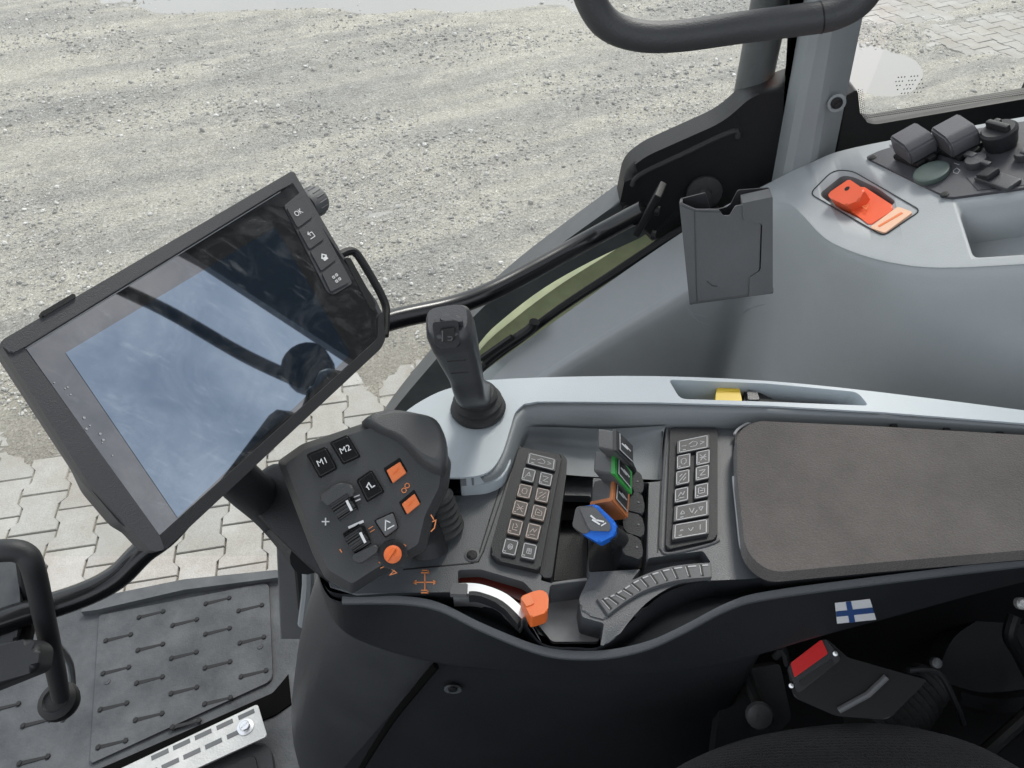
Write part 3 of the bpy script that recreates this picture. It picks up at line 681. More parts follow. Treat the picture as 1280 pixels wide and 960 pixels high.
back = rnd([(850, 249, 2), (882, 241, 2), (888, 262, 2), (896, 262, 2), (912, 258, 3), (922, 238, 3), (962, 235, 3), (966, 250, 2), (966, 360, 3), (862, 372, 3)], 2)
link('back_wall', prism(PWb, back, 0, -.003, .001, 2), 'dark', t_)  # shade inside the holder put into this wall's darker colour
a0, a1 = PW.px(849, 253), PW.px(862, 381); b0, b1 = PWb.px(850, 249), PWb.px(862, 372)
link('end_wall', poly_solid(bmesh.new(), [a0, a1, b1, b0], [p + Vector((.003, 0, 0)) for p in (a0, a1, b1, b0)], .0008), 'pocket', t_)
a0, a1 = PW.px(862, 381), PW.px(966, 367); b0, b1 = PWb.px(862, 376), PWb.px(966, 362)
link('floor_wall', poly_solid(bmesh.new(), [a0, a1, b1, b0], [p + Vector((0, 0, .003)) for p in (a0, a1, b1, b0)], .0008), 'pocket', t_)
bm = bmesh.new(); ribbon(bm, [PW.px(u, v, .0003) for u, v in [(884, 352), (890, 357), (896, 358)]], .0012, PW.n); ribbon(bm, [PW.px(u, v, .0003) for u, v in [(868, 264), (871, 376)]], .0009, PW.n)
ribbon(bm, [PW.px(u, v, .0003) for u, v in [(852, 257), (869, 264), (899, 265)]], .0009, PW.n); link('edge_marks', bm, 'sock', t_)

# handle at the top of the picture
t_ = thing('grab_handle', 'dark grey bent tube handle crossing in front of the pillar top', 'handle')
PHn = YP(.80)
bm = tube([PHn.px(u, v) for u, v in [(700, -120), (722, -50), (740, 4), (762, 32), (800, 45), (850, 45), (930, 34), (1000, 25), (1045, 17), (1078, -4), (1100, -50), (1115, -110)]], .0155, 22, smooth=6); link('bent_tube', bm, 'tube', t_)
bm = bmesh.new(); a, b = PHn.px(1024, 22), PHn.px(1026, 21.5); tube([a, b], .0158, 22, bm); link('joint_ring', bm, 'black', t_)

# accessory rail
t_ = thing('accessory_rail', 'long black curved rail running behind the display to the window corner', 'rail')
RP = [Y(805, 262, .93), T(740, 297, 1.11), T(665, 338, 1.08), T(610, 366, 1.05), T(560, 384, 1.03), T(480, 403, .99), T(400, 440, .94), T(300, 550, .89), T(220, 655, .86), T(178, 690, .845), T(145, 722, .84), T(100, 745, .83), T(20, 771, .80), T(-60, 800, .78)]
link('tube', tube(RP, .0142, 18, smooth=6), 'gloss', t_)
c = Y(812, 262, .925); rm = Matrix.Rotation(R(-20), 3, 'Z') @ Matrix.Rotation(R(18), 3, 'Y')
bm = bmesh.new(); box(bm, c, .010, .040, .075, rm, .002); link('end_plate', bm, 'black', t_)
for dz in (.01, -.03):
    bm = bmesh.new(); lathe(c + Vector((.004, -.018, dz)), (1, -.3, 0), [(.007, 0), (.007, .006), (.001, .006)], 12, bm); link('bolt', bm, 'black', t_)
bm = bmesh.new(); lathe(Y(880, 240, .98), (0, -1, .1), [(.026, 0), (.026, .006), (.018, .009), (.010, .009), (.008, .014), (.001, .014)], 20, bm); o = link('frame_bolt', bm, 'rubber', bpy.data.objects['cab_frame'])

# ---------------------------------------------------------------- touchscreen display
t_ = thing('touchscreen_display', 'large tilted black touchscreen with four side keys, mirroring a cloudy sky', 'display')
W4 = [Vector(p) for p in ((-0.29424664, 0.31892278, 2.21358719), (-0.17677604, 0.55529534, 2.19005691), (-0.10218258, 0.47687637, 2.07996344), (-0.21965318, 0.24050381, 2.10349372))]
PM = plane3(W4[0], W4[1], W4[3]); wdir = (W4[1] - W4[0]).normalized(); ddir = PM.n.cross(wdir); ddir = -ddir if ddir.z > 0 else ddir
hs = rnd([(0, 430, 3), (368, 214, 3), (428, 318, 3), (478, 386, 12), (482, 424, 6), (476, 436, 4), (206, 687, 5), (190, 690, 5), (166, 664, 6), (150, 655, 8), (112, 610, 8), (98, 580, 4)], 3)
link('housing', prism(PM, hs, 0, -.026, .003, 3, flare=.97), 'monitor', t_)
bk = rnd([(60, 445, 12), (340, 280, 12), (430, 420, 12), (220, 620, 12)], 10); bm = bmesh.new(); prism(PM, bk, -.024, -.045, .006, 3, bm); link('rear_cover', bm, 'dark', t_)
gl = rnd([(30, 432, 2), (350, 236, 2), (366, 228, 2), (474, 392, 8), (474, 424, 5), (200, 671, 4)], 3)
link('glass_front', prism(PM, gl, .0008, -.001, .0003, 1), 'scrglass', t_)
lc = [(82, 441), (344, 284), (438, 443), (222, 647)]
link('display_area', prism(PM, lc, .0012, -.0005), 'lcd', t_)
link('top_visor', prism(PM, rnd([(0, 429, 3), (4, 424, 3), (366, 213, 3), (371, 217, 2), (366, 229, 3), (350, 237, 4), (30, 434, 3), (14, 442, 3)], 3), .006, -.004, .0028, 3), 'monitor', t_)
link('left_bezel', prism(PM, rnd([(2, 432, 3), (30, 434, 3), (199, 668, 3), (206, 687, 3), (190, 690, 4), (166, 664, 6), (108, 600, 6)], 3), .0045, -.004, .002, 3), 'monitor', t_)
link('lower_bezel', prism(PM, rnd([(198, 672, 2), (472, 424, 3), (473, 394, 3), (479, 388, 4), (482, 424, 5), (476, 436, 4), (206, 688, 3)], 3), .003, -.004, .0014, 3), 'dark', t_)
bm = bmesh.new(); ribbon(bm, [PM.px(u, v, .0012) for u, v in [(32, 436), (350, 240)]], .0006, PM.n); ribbon(bm, [PM.px(u, v, .0012) for u, v in [(34, 442), (196, 668)]], .0008, PM.n); link('glass_edge_line', bm, 'lgrey', t_)
bm = bmesh.new(); prism(PM, rnd([(50, 391), (92, 366), (96, 371), (54, 396)], 2), .0078, .003, .0008, 2, bm); link('visor_latch', bm, 'black', t_)
# side handle loop
bm = bmesh.new(); tube([PM.px(u, v, -.004) for u, v in [(424, 319), (440, 314), (452, 326), (480, 376), (482, 400), (481, 420)]], .0036, 10, bm, smooth=5); link('side_handle', bm, 'black', t_)
link('handle_slot', prism(PM, rnd([(430, 322), (438, 322), (470, 380), (468, 390), (462, 384)], 3), .0011, -.003, 0), 'black', t_)
# keys
link('key_surround', prism(PM, rnd([(355, 257, 4), (378, 238, 3), (441, 354, 3), (416, 369, 5), (409, 364, 3)], 3), .0018, -.001, .0006, 2), 'monitor', t_)
kl = [(358, 259), (373, 286), (387.5, 313), (402, 340), (414, 366)]; kr = [(381, 242), (391.5, 272), (406.5, 299), (421.5, 325), (438, 354)]
ics = ['OK', 'back', 'home', 'menu']; ic = [(373, 266), (389, 294), (405, 321), (420.7, 347.6)]
for i in range(4):
    def ip(a, b, k): return (a[0] + (b[0] - a[0]) * k, a[1] + (b[1] - a[1]) * k)
    q = [ip(kl[i], kl[i + 1], .05), ip(kr[i], kr[i + 1], .05), ip(kr[i], kr[i + 1], .95), ip(kl[i], kl[i + 1], .95)]
    bm = bmesh.new(); prism(PM, rnd(q, 2), .0032, 0, .0006, 2, bm)
    c = PM.px(*ic[i], .0033); X = wdir; Yd = -ddir; s = .0028
    def L(pts, cl=False, w=.0006): ribbon(bm, [c + X * x * s + Yd * y * s for x, y in pts], w, PM.n, .0002, 1, cl)
    if i == 0: text_into(bm, 'OK', c, X * .006, Yd * .006, 1)
    if i == 1: L([(-1, -.8), (.9, -.8), (.9, .7), (-.5, .7)]); L([(-.2, 1.2), (-.8, .7), (-.2, .1)])
    if i == 2: L([(-.7, 0), (-.7, -.9), (.7, -.9), (.7, 0)], w=.001); L([(-1, 0), (0, .9), (1, 0)], w=.001); L([(-.3, -.4), (.3, -.4)], w=.0018)
    if i == 3:
        for x in (-.7, .7):
            for y in (-.7, .7): L([(x - .35, y - .3), (x + .35, y - .3), (x + .35, y + .3), (x - .35, y + .3)], True)
    link('side_key', bm, ['monitor', 'white'], t_)
c = PM.px(386, 256, -.012); bm = bmesh.new(); r = .0125
prof = [(r * .9, -.004), (r, .0), (r, .010), (r * .93, .0125), (r * .4, .0135), (.0005, .0135)]
lathe(c, wdir, prof, 32, bm)
for k in range(16):
    a = k / 16 * 6.283; d = (ddir * math.cos(a) + PM.n * math.sin(a)); tube([c + wdir * .001 + d * r, c + wdir * .010 + d * r], .0006, 5, bm)
link('rotary_knob', bm, 'pocket', t_)
# dried spots and a smear on the glass
for i in range(60):
    u = random.gauss(70, 14); v = 470 + random.random() * 110; u += (v - 470) * .5 - 8
    if not (35 + (v - 432) * .70 < u): continue
    r = random.choice((.0004, .0005, .0008)); bm = bmesh.new(); bmesh.ops.create_circle(bm, cap_ends=True, segments=7, radius=r, matrix=Matrix.Translation(PM.px(u, v, .0014)) @ PM.n.to_track_quat('Z', 'Y').to_matrix().to_4x4()); link('dried_spot', bm, 'lgrey', t_)
# mounting arm behind
bm = tube([PM.px(250, 520, -.04), PM.px(290, 590, -.05), T(345, 640, .70), T(392, 690, .66)], [.016, .016, .020, .022], 18, smooth=5); link('mounting_arm', bm, 'dark', t_)

# ---------------------------------------------------------------- floor, door side
t_ = thing('floor_mat', 'grey rubber floor mat with rows of bone shaped grooves and raised sill', 'floor mat')
PF = ZP(1.12)
link('mat_panel', prism(PF, rnd([(-60, 985, 0), (-60, 790, 0), (118, 752, 4), (345, 715, 6), (460, 700, 4), (520, 960, 0), (400, 1100, 0), (100, 1100, 0)], 4), 0, -.012, .004), 'mat', t_)
link('tread_panel', prism(PF, rnd([(124, 768, 3), (336, 728, 6), (341, 850, 8), (112, 955, 4)], 4), .006, -.004, .003, 3), 'mat', t_)
Pt = Plane((0, 0, 1.1262), (0, 0, 1))
marks = [(148, 797), (189, 768), (231, 778), (272, 751), (313, 760), (145, 838), (188, 809), (230, 819), (272, 789), (315, 800), (142, 883), (187, 850), (230, 863), (272, 831), (317, 842), (140, 930), (186, 896), (272, 876), (232, 905), (6, 884), (46, 903), (42, 950)]
for u, v in marks:
    pl = Pt if u > 118 else Plane((0, 0, 1.1212), (0, 0, 1)); c = pl.px(u, v)
    d = (pl.px(u + 12, v - 3) - c).normalized(); s = Vector((0, 0, 1)).cross(d); L_ = .0185
    half = [(-L_, .0035), (-L_ - .004, .006), (-L_ - .008, .0035), (-L_ - .008, -.0035), (-L_ - .004, -.006), (-L_, -.0035), (L_, -.0022), (L_ + .002, -.0055), (L_ + .007, -.0045), (L_ + .009, 0), (L_ + .007, .0045), (L_ + .002, .0055), (L_, .0022)]
    bm = bmesh.new(); P = [c + d * x + s * y for x, y in half]; poly_solid(bm, [p + Vector((0, 0, .0004)) for p in P], [p - Vector((0, 0, .002)) for p in P])
    for e in (-L_ - .0045, L_ + .0045):
        k = c + d * e; lathe(k, (0, 0, 1), [(.0045, -.001), (.004, .0022), (.0001, .0024)], 8, bm, 0)
    link('bone_groove', bm, 'matdark', t_)
bm = prism(PF, rnd([(360, 842, 0), (341, 866, 3), (90, 975, 0), (110, 990, 0), (345, 893, 3), (364, 880, 0)], 2), .004, -.02, .003); link('edge_shade_strip', bm, 'void', t_)  # black strip painted in for the shaded gap at the mat's edge
for u, v in ((325, 808), (134, 852)):
    bm = bmesh.new(); lathe(Pt.px(u, v), (0, 0, 1), [(.006, 0), (.0055, .0012), (.0035, .0012), (.003, .0004), (.0001, .0004)], 14, bm); link('rivet', bm, 'mat', t_)
bm = prism(ZP(1.135), rnd([(100, 765, 2), (112, 748, 2), (230, 724, 0), (348, 712, 3), (350, 722, 3), (230, 737, 0), (122, 762, 2)], 2), 0, -.05, .003); link('door_sill', bm, 'paint', t_)

t_ = thing('perforated_plate', 'bright metal step plate with pressed slots and a torx bolt', 'metal plate')
Pp = ZP(1.16)
link('plate', prism(Pp, rnd([(140, 965, 0), (322, 880, 3), (334, 920, 3), (150, 1005, 0)], 3), 0, -.004, .0015), 'steel', t_)
bm = bmesh.new()
for i in range(5):
    for r_ in range(2):
        u = 308 - i * 27 - (0 if r_ else 0) + r_ * -14; v = 893 + i * 12.5 + r_ * 24
        if r_ == 0 or i >= 0:
            c = Pp.px(u, v); d = (Pp.px(u + 20, v - 9.3) - c).normalized(); s = Vector((0, 0, 1)).cross(d)
            P = [c + d * x + s * y for x, y in ((-.014, .004), (-.014, -.004), (.014, -.004), (.014, .004))]; poly_solid(bm, [p + Vector((0, 0, .0006)) for p in P], P)
link('slots', bm, 'pocket', t_)
bm = bmesh.new(); lathe(Pp.px(307, 909), (0, 0, 1), [(.014, 0), (.014, .002), (.009, .003), (.009, .007), (.0075, .009), (.0045, .009), (.004, .005), (.0002, .005)], 24, bm); link('torx_bolt', bm, 'silver', t_)
t_ = thing('foot_pedal_housing', 'black moulded panel at the floor edge below the bright plate', 'panel')
link('panel', prism(ZP(1.14), rnd([(150, 1010, 0), (250, 950, 4), (325, 925, 8), (338, 935, 8), (360, 1060, 0)], 4), 0, -.03, .006), 'dark', t_)
link('inner_ring', prism(ZP(1.141), rnd([(280, 962, 6), (318, 942, 8), (330, 1000, 0), (300, 1010, 0)], 5), .004, -.004, .002), 'black', t_)

t_ = thing('door_post', 'narrow grey and black upright trim between pavement view and console', 'post')
A_ = [(348, 655), (356, 760)]
bm = bmesh.new(); poly_solid(bm, [T(343, 640, 1.15), T(370, 640, 1.15), T(380, 800, 1.30), T(350, 800, 1.30)], [T(343, 640, 1.15) + Vector((0, .04, 0)), T(370, 640, 1.15) + Vector((0, .04, 0)), T(380, 800, 1.30) + Vector((0, .04, 0)), T(350, 800, 1.30) + Vector((0, .04, 0))], .004); link('post_trim', bm, 'pocket', t_)
bm = tube([T(366, 660, 1.12), T(372, 700, 1.14), T(378, 760, 1.17)], .007, 10, smooth=3); link('post_seal', bm, 'black', t_)
bm = tube([T(384, 690, 1.12), T(386, 730, 1.14), T(380, 780, 1.17)], .010, 10, smooth=3); link('post_edge', bm, 'scoop', t_)

# steering column parts at the left edge
t_ = thing('steering_column', 'black steering column with pedal bracket and round knob at the left edge', 'steering column')
bm = tube([T(-40, 694, .74), T(6, 688, .74), T(30, 692, .745), T(42, 712, .75), T(56, 775, .78), T(70, 840, .82), T(76, 872, .84)], [.0115, .0115, .0115, .011, .0105, .010, .009], 14, smooth=5); link('control_arm', bm, 'dark', t_)
bm = bmesh.new(); c = T(72, 876, .85); lathe(c, (0, -.2, 1), [(.012, -.02), (.019, -.014), (.022, -.006), (.021, .002), (.014, .006), (.012, .004), (.0005, .006)], 28, bm); link('round_knob', bm, 'black', t_)
bm = bmesh.new(); poly = rnd([(-60, 700, 0), (22, 700, 4), (26, 765, 4), (20, 800, 4), (-60, 830, 0)], 4); prism(Plane(T(0, 740, .80), (.2, -.5, .8)), poly, 0, -.05, .008, 3, bm); link('column_cover', bm, 'paint', t_)
bm = bmesh.new(); prism(Plane(T(20, 810, .74), (.1, -.4, .9)), rnd([(-60, 815, 0), (36, 798, 8), (50, 808, 8), (46, 838, 10), (-60, 880, 0)], 4), 0, -.03, .007, 3, bm); link('pedal_block', bm, 'dark', t_)
bm = tube([T(30, 700, .80), T(36, 760, .82), T(28, 820, .80)], .008, 10, smooth=4); link('bracket_arm', bm, 'black', t_)
bm = tube([T(66, 800, .90), T(88, 830, .95), T(90, 880, .98), T(78, 900, 1.0)], .004, 8, smooth=4); link('cable', bm, 'paint', t_)

# ---------------------------------------------------------------- armrest console
t_ = con = thing('armrest_console', 'large control armrest with light grey frame, charcoal deck and keypads', 'armrest')
ZD = 1.975; DK = ZP(ZD); ZF = 2.0; FP = ZP(ZF)
# light grey frame
back_e = sm([(500, 520), (520, 505), (548, 490), (575, 482), (610, 475), (700, 471), (820, 470), (960, 476), (1100, 490), (1290, 514)], 3, False)
frame_pts = [(500, 540)] + back_e + [(1420, 530), (1420, 540), (1280, 529), (1100, 515), (960, 507), (820, 503), (700, 502)] + rnd([(655, 502, 14), (640, 530, 10), (626, 580, 14), (606, 596, 12), (560, 597, 4), (545, 590, 0)], 5)
frame_pts = [(500, 540)] + back_e + [(1420, 530), (1420, 541), (1280, 529), (1100, 515), (960, 507), (820, 503), (700, 502), (672, 502)] + sm([(655, 505), (644, 516), (638, 535), (628, 566), (616, 585), (600, 594), (575, 597)], 4, False) + [(545, 597), (520, 570)]
top = [FP.px(u, v) for u, v in frame_pts]
def holed(outer, hole, depth, hdepth, bev):
    bm = bmesh.new()
    def loop(P): return [bm.verts.new(p) for p in P]
    def edges(L): return [bm.edges.new((L[i], L[(i + 1) % len(L)])) for i in range(len(L))]
    o_, h_ = loop(outer), loop(hole); eo, eh = edges(o_), edges(h_)
    bmesh.ops.triangle_fill(bm, use_beauty=True, use_dissolve=False, edges=eo + eh)
    for L, dp, sc in ((o_, depth, 1), (h_, hdepth, .94)):
        c = sum((v.co for v in L), Vector()) / len(L)
        b = loop([c + (v.co - c) * sc - Vector((0, 0, dp)) for v in L])
        for i in range(len(L)): bm.faces.new((L[i], b[i], b[(i + 1) % len(L)], L[(i + 1) % len(L)]))
        bm.faces.new(b)
    bmesh.ops.recalc_face_normals(bm, faces=bm.faces)
    bmesh.ops.bevel(bm, geom=eo + eh, offset=bev, segments=3, profile=.5, affect='EDGES', clamp_overlap=True)
    return bm
rec = rnd([(836, 474.5, 5), (960, 479.5, 0), (1072, 490, 8), (1086, 507, 6), (960, 502, 0), (850, 498.5, 8)], 5)
fr = link('light_frame', holed(top, [FP.px(u, v) for u, v in rec], .055, .034, .0018), 'frame', t_)
# sloped skirt on the inner side of the frame
inner1 = [(1430, 541), (1280, 529), (1100, 515), (960, 507), (820, 503), (700, 502)] + sm([(672, 502), (655, 505), (644, 516), (638, 535), (628, 566), (616, 585), (600, 594), (575, 597)], 3, False) + [(560, 597), (545, 597), (520, 585)]
inner2 = [(1430, 560), (1280, 546), (1100, 534), (960, 529), (832, 528), (710, 528)] + sm([(684, 527), (665, 529), (656, 537), (650, 550), (641, 577), (630, 598), (610, 607), (580, 608)], 3, False) + [(562, 608), (545, 608), (520, 600)]
bm = bmesh.new(); a = [FP.px(u, v) + Vector((0, 0, -.002)) for u, v in inner1]; b = [Z(u, v, ZD + .008) for u, v in inner2]
d_ = [p - Vector((0, 0, .02)) for p in b]; e_ = [p - Vector((0, 0, .04)) for p in a]
grid_mesh([a, [p.lerp(q, .5) + Vector((0, 0, .002)) for p, q in zip(a, b)], b, d_, e_], bm, wrap=True, caps=True); link('frame_skirt', bm, 'scoop', t_, sharp=175)
link('frame_lip', prism(ZP(ZD + .013), rnd([(515, 585, 0), (545, 592, 2), (590, 592, 4), (612, 580, 6), (624, 560, 4), (640, 574, 4), (630, 597, 10), (608, 606, 8), (580, 608, 2), (515, 604, 0)], 4), 0, -.02, .003, 3), 'frame', t_)
# soft dish round the joystick
bm = bmesh.new(); lo = sm([(548, 585), (530, 555), (540, 525), (575, 505), (640, 505)], 3, False)
# recess in the strip
# deck
deck_pts = [(520, 560), (640, 515), (900, 520), (1300, 538), (1420, 550), (1420, 690), (1290, 692), (930, 724)] + sm([(880, 723), (845, 731), (815, 748), (792, 770), (768, 800), (750, 808)], 3, False) + [(690, 808)] + sm([(676, 803), (662, 780), (640, 757), (610, 745), (570, 740)], 3, False) + [(500, 741), (445, 745), (412, 735), (400, 700), (470, 620)]
dtop = [DK.px(u, v) for u, v in deck_pts]
dbot = [p + Vector((0, .06 if uv[1] > 670 else 0, -.085)) for p, uv in zip(dtop, deck_pts)]
bm = bmesh.new(); poly_solid(bm, dtop, dbot, .002, 2)
deck = link('deck', bm, 'deck', t_)
p1 = rnd([(706, 590, 2), (742, 591, 3), (740, 640, 2), (737, 722, 4), (690, 726, 4), (676, 722, 2)], 3)
p2 = rnd([(572, 709, 4), (600, 708, 6), (655, 724, 4), (668, 738, 4), (652, 752, 4), (612, 731, 6), (572, 727, 4)], 3)
p3 = rnd([(736, 640, 2), (770, 600, 2), (812, 600, 2), (808, 708, 3), (737, 712, 3)], 3)
p4 = rnd([(688, 728, 3), (735, 722, 3), (724, 745, 4), (728, 768, 4), (756, 776, 3), (750, 815, 0), (686, 815, 0), (660, 770, 3), (650, 752, 2), (684, 750, 3)], 3)
p5 = rnd([(812, 694, 3), (880, 685, 4), (890, 700, 3), (845, 704, 3), (790, 722, 3)], 3)
p6 = rnd([(655, 531, 6), (833, 531, 2), (828, 598, 2), (806, 600, 2), (742, 594, 2), (706, 592, 2), (706, 574, 3), (700, 566, 4), (650, 556, 3)], 3)
cut(deck, [prism(DK, p1, .004, -.07), prism(DK, p2, .004, -.025), prism(DK, p3, .004, -.03), prism(DK, p4, .004, -.030, flare=.96), prism(DK, p5, .004, -.012), prism(DK, p6, .004, -.030)])
link('pocket_floor', prism(ZP(ZD - .05), rnd([(688, 630), (736, 630), (737, 724), (684, 726)], 3), 0, -.01, .002), 'dark', t_)
link('pocket_shadow_box', prism(ZP(ZD - .04), rnd([(704, 590), (744, 590), (742, 650), (694, 650)], 3), 0, -.004, 0), 'void', t_)  # black plate painting in the shade of the deep pocket
link('tray_floor', prism(ZP(ZD - .027), rnd([(688, 728, 3), (735, 722, 3), (724, 745, 4), (728, 768, 4), (756, 776, 3), (748, 802, 3), (690, 802, 3), (664, 770, 3), (650, 752, 2), (684, 750, 3)], 3), 0, -.004, .001), 'glosstray', t_)
# grey scoop behind the levers
s1 = spline([Z(655, 533, ZD + .006), Z(700, 534, ZD + .006), Z(760, 536, ZD + .006), Z(833, 532, ZD + .006)], 5)
s2 = spline([Z(655, 545, ZD - .006), Z(690, 550, ZD - .014), Z(760, 555, ZD - .016), Z(830, 540, ZD + .0)], 5)
s3 = spline([Z(652, 556, ZD - .012), Z(704, 572, ZD - .016), Z(760, 580, ZD - .016), Z(827, 572, ZD - .012)], 5)
s4 = spline([Z(655, 585, ZD - .016), Z(704, 593, ZD - .017), Z(760, 597, ZD - .017), Z(826, 600, ZD - .014)], 5)
link('rear_scoop', grid_mesh([list(r) for r in zip(*[spline(c, 4) for c in zip(s1, s2, s3, s4)])]), 'scoop', t_, sharp=60)
# deck seam lines, screw
for L_ in ([(648, 560), (604, 690), (598, 702), (590, 704), (505, 712)], [(640, 565), (612, 650), (598, 695)], [(828, 535), (826, 600), (822, 690)]):
    bm = bmesh.new(); ribbon(bm, [DK.px(u, v) for u, v in L_], .0011, DK.n, .0003); link('seam_line', bm, 'black', t_)
screw(DK, 590, 694, .0062, t_, 'pocket', 0, 'screw_collar'); screw(DK, 590, 694, .0044, t_, 'black', .001)
# orange cross marking
bm = bmesh.new(); 
for L_ in ([(517, 728), (545, 728)], [(531, 718), (531, 737)], [(527, 716), (536, 716), (535, 713), (528, 713)], [(527, 738), (535, 738), (535, 741), (527, 741)], [(520, 726), (517, 728), (520, 730)], [(542, 726), (545, 728), (542, 730)]):
    ribbon(bm, [DK.px(u, v) for u, v in L_], .0009, DK.n, .0003)
link('orange_cross_mark', bm, 'orangeprint', t_)

ICON = {
 'bar': [[(-.8, 0), (-.5, 0)], [(-.2, -.3), (.2, -.3), (.3, .1), (0, .4), (-.3, .1)], [(.5, -.2), (.8, 0), (.5, .2)]],
 'a': [[(-.5, -.4), (0, .5), (.3, -.1)], [(-.2, -.1), (.5, -.1)]], 'b': [[(-.5, .4), (.5, .4), (-.4, -.4), (.5, -.4)]],
 'c': [[(-.4, -.3), (-.4, .3), (0, .5), (.4, .3), (.4, -.3), (0, -.5), (-.4, -.3)]], 'd': [[(-.5, -.5), (.5, .5)], [(-.5, .2), (-.1, .5)], [(.1, -.5), (.5, -.1)]],
 'e': [[(-.5, .5), (.5, -.5)], [(-.4, -.4), (0, 0), (.4, .4)], [(-.5, 0), (.5, 0)]], 'f': [[(-.5, -.4), (.5, -.4), (.5, .3), (.1, .3), (-.1, .5), (-.5, .5), (-.5, -.4)], [(-.2, 0), (.2, 0)]],
 'g': [[(-.5, -.2), (-.1, .4), (.2, -.1), (.5, .4)], [(-.4, -.5), (.4, -.5)]], 'h': [[(-.4, .4), (-.4, -.4), (.4, -.4)], [(0, .5), (.4, .1), (0, -.1)]],
 'blob': [[(-.35, -.2), (-.35, .25), (0, .45), (.35, .25), (.35, -.2), (0, -.4), (-.35, -.2)], [(-.3, 0), (.3, 0)], [(-.25, .15), (.25, .15)], [(-.25, -.15), (.25, -.15)]],
 'sq': [[(-.35, -.35), (.35, -.35), (.35, .35), (-.35, .35), (-.35, -.35)], [(-.3, 0), (.3, 0)], [(0, -.3), (0, .3)], [(-.3, .18), (.3, .18)]],
 'arr': [[(-.75, -.2), (-.6, .2), (-.45, -.2), (-.75, -.2)], [(-.15, .3), (0, -.3), (.15, .2)], [(.2, -.4), (.35, -.1)], [(.45, .2), (.75, .2), (.6, -.2), (.45, .2)]],
 'arr2': [[(-.7, 0), (-.5, .1), (-.5, -.1), (-.7, 0)], [(-.15, .1), (0, -.25), (.15, .1)], [(.6, -.25), (.6, .3)]]}
def key(pl, q, h0, h1, icon, parent, name='key', body='key', pr='lgrey', w=.0005):
    bm = bmesh.new(); prism(pl, rnd(q, 1.2, 2), h1, h0, .0006, 2, bm)
    P = [pl.px(u, v, h1) for u, v in q]; c = sum(P, Vector()) / 4; ex = ((P[1] - P[0]) + (P[2] - P[3])) / 4; ey = ((P[0] - P[3]) + (P[1] - P[2])) / 4
    ribbon(bm, [c + (p - c) * .84 for p in P], .0007, pl.n, .0002, 1, True)
    asp = ex.length / ey.length
    for L in ICON[icon]: ribbon(bm, [c + ex * x * .85 + ey * y * (.85 if asp < 1.6 else 1.1) for x, y in L], w, pl.n, .0002, 1)
    ribbon(bm, [c - ex * .62 - ey * .6, c - ex * .48 - ey * .6], .0007, pl.n, .00025, 1)
    return link(name, bm, [body, pr], parent)
# left keypad
KP = Plane((0, 0, ZD + .006), (0, 0, 1))
kb = link('keypad', prism(KP, rnd([(649, 557, 5), (703, 567, 6), (675, 713, 5), (619, 700, 7), (612, 688, 5)], 4), 0, -.02, .0018, 3), 'dark', t_, 'slanting keypad of eleven keys left of the levers')
link('keypad_side', prism(Plane((0, 0, ZD + .001), (0, 0, 1)), rnd([(701, 566, 4), (709, 574, 4), (708, 592, 2), (690, 722, 3), (680, 722, 2), (672, 712, 2), (618, 702, 4), (674, 710, 1)], 2), 0, -.06, .001), 'dark', kb)
Lc = [(660.7, 593.8), (655.7, 614), (650, 635.3), (644, 659), (637.8, 683.8)]; Rc = [(682, 599), (677.9, 619), (673.3, 641), (666.5, 664.4), (661.4, 689)]
key(KP, [(660, 565), (696, 574), (694, 589), (657, 579.5)], -.001, .0025, 'bar', kb)
icn = ['a', 'b', 'c', 'd', 'e', 'f', 'h', 'g', 'blob', 'sq']
for i in range(5):
    for j_, cs in enumerate((Lc, Rc)):
        c = Vector(cs[i]); U = Vector(Rc[i]) - Vector(Lc[i]); Vv = (Vector(cs[min(i + 1, 4)]) - Vector(cs[max(i - 1, 0)])) / (2 if 0 < i < 4 else 1)
        q = [c - U * .38 - Vv * .41, c + U * .38 - Vv * .41, c + U * .38 + Vv * .41, c - U * .38 + Vv * .41]
        br = 1 <= i <= 3
        key(KP, [tuple(x) for x in q], -.001, .0025, icn[i * 2 + j_], kb, body='keybrown' if br else 'key', pr='brownprint' if br else 'lgrey')
# right keypad
kb = link('keypad', prism(KP, rnd([(838, 534, 4), (897, 534, 4), (897, 673, 5), (832, 687, 6)], 4), -.002, -.02, .0016, 3), 'dark', t_, 'keypad of nine keys beside the padded armrest')
KR = Plane((0, 0, ZD + .0045), (0, 0, 1))
bm = tube([Z(u, v, ZD + .0005) for u, v in sm([(834, 536), (829, 600), (825, 676), (827, 687), (834, 692), (862, 687), (888, 680), (899, 675)], 4, False)], .0012, 8); link('keypad_rim', bm, 'pocket', kb)
WK = [([(846, 551), (887, 542.5), (887, 559.6), (846, 567.5)], 'bar'), ([(842.7, 632.5), (887, 624), (887, 644), (841.7, 652.3)], 'arr'), ([(840.6, 655.4), (886.5, 647.5), (886.5, 667), (839.6, 675)], 'arr2')]
for i, (q, icn_) in enumerate(WK): key(KR, q, -.001, .0035, icn_, kb)
for i, ((lx, ly), (rx, ry)) in enumerate(zip([(854.6, 576.7), (853.5, 596.5), (852, 618.3)], [(878.8, 571.7), (878, 590.8), (877, 613.3)])):
    for j_, (x, y) in enumerate(((lx, ly), (rx, ry))):
        q = [(x - 9, y - 7.2), (x + 9, y - 11), (x + 8.8, y + 7.3), (x - 9.2, y + 11)]
        key(KR, q, -.001, .0035, ('c', 'e', 'd', 'b', 'g', 'f')[i * 2 + j_], kb)
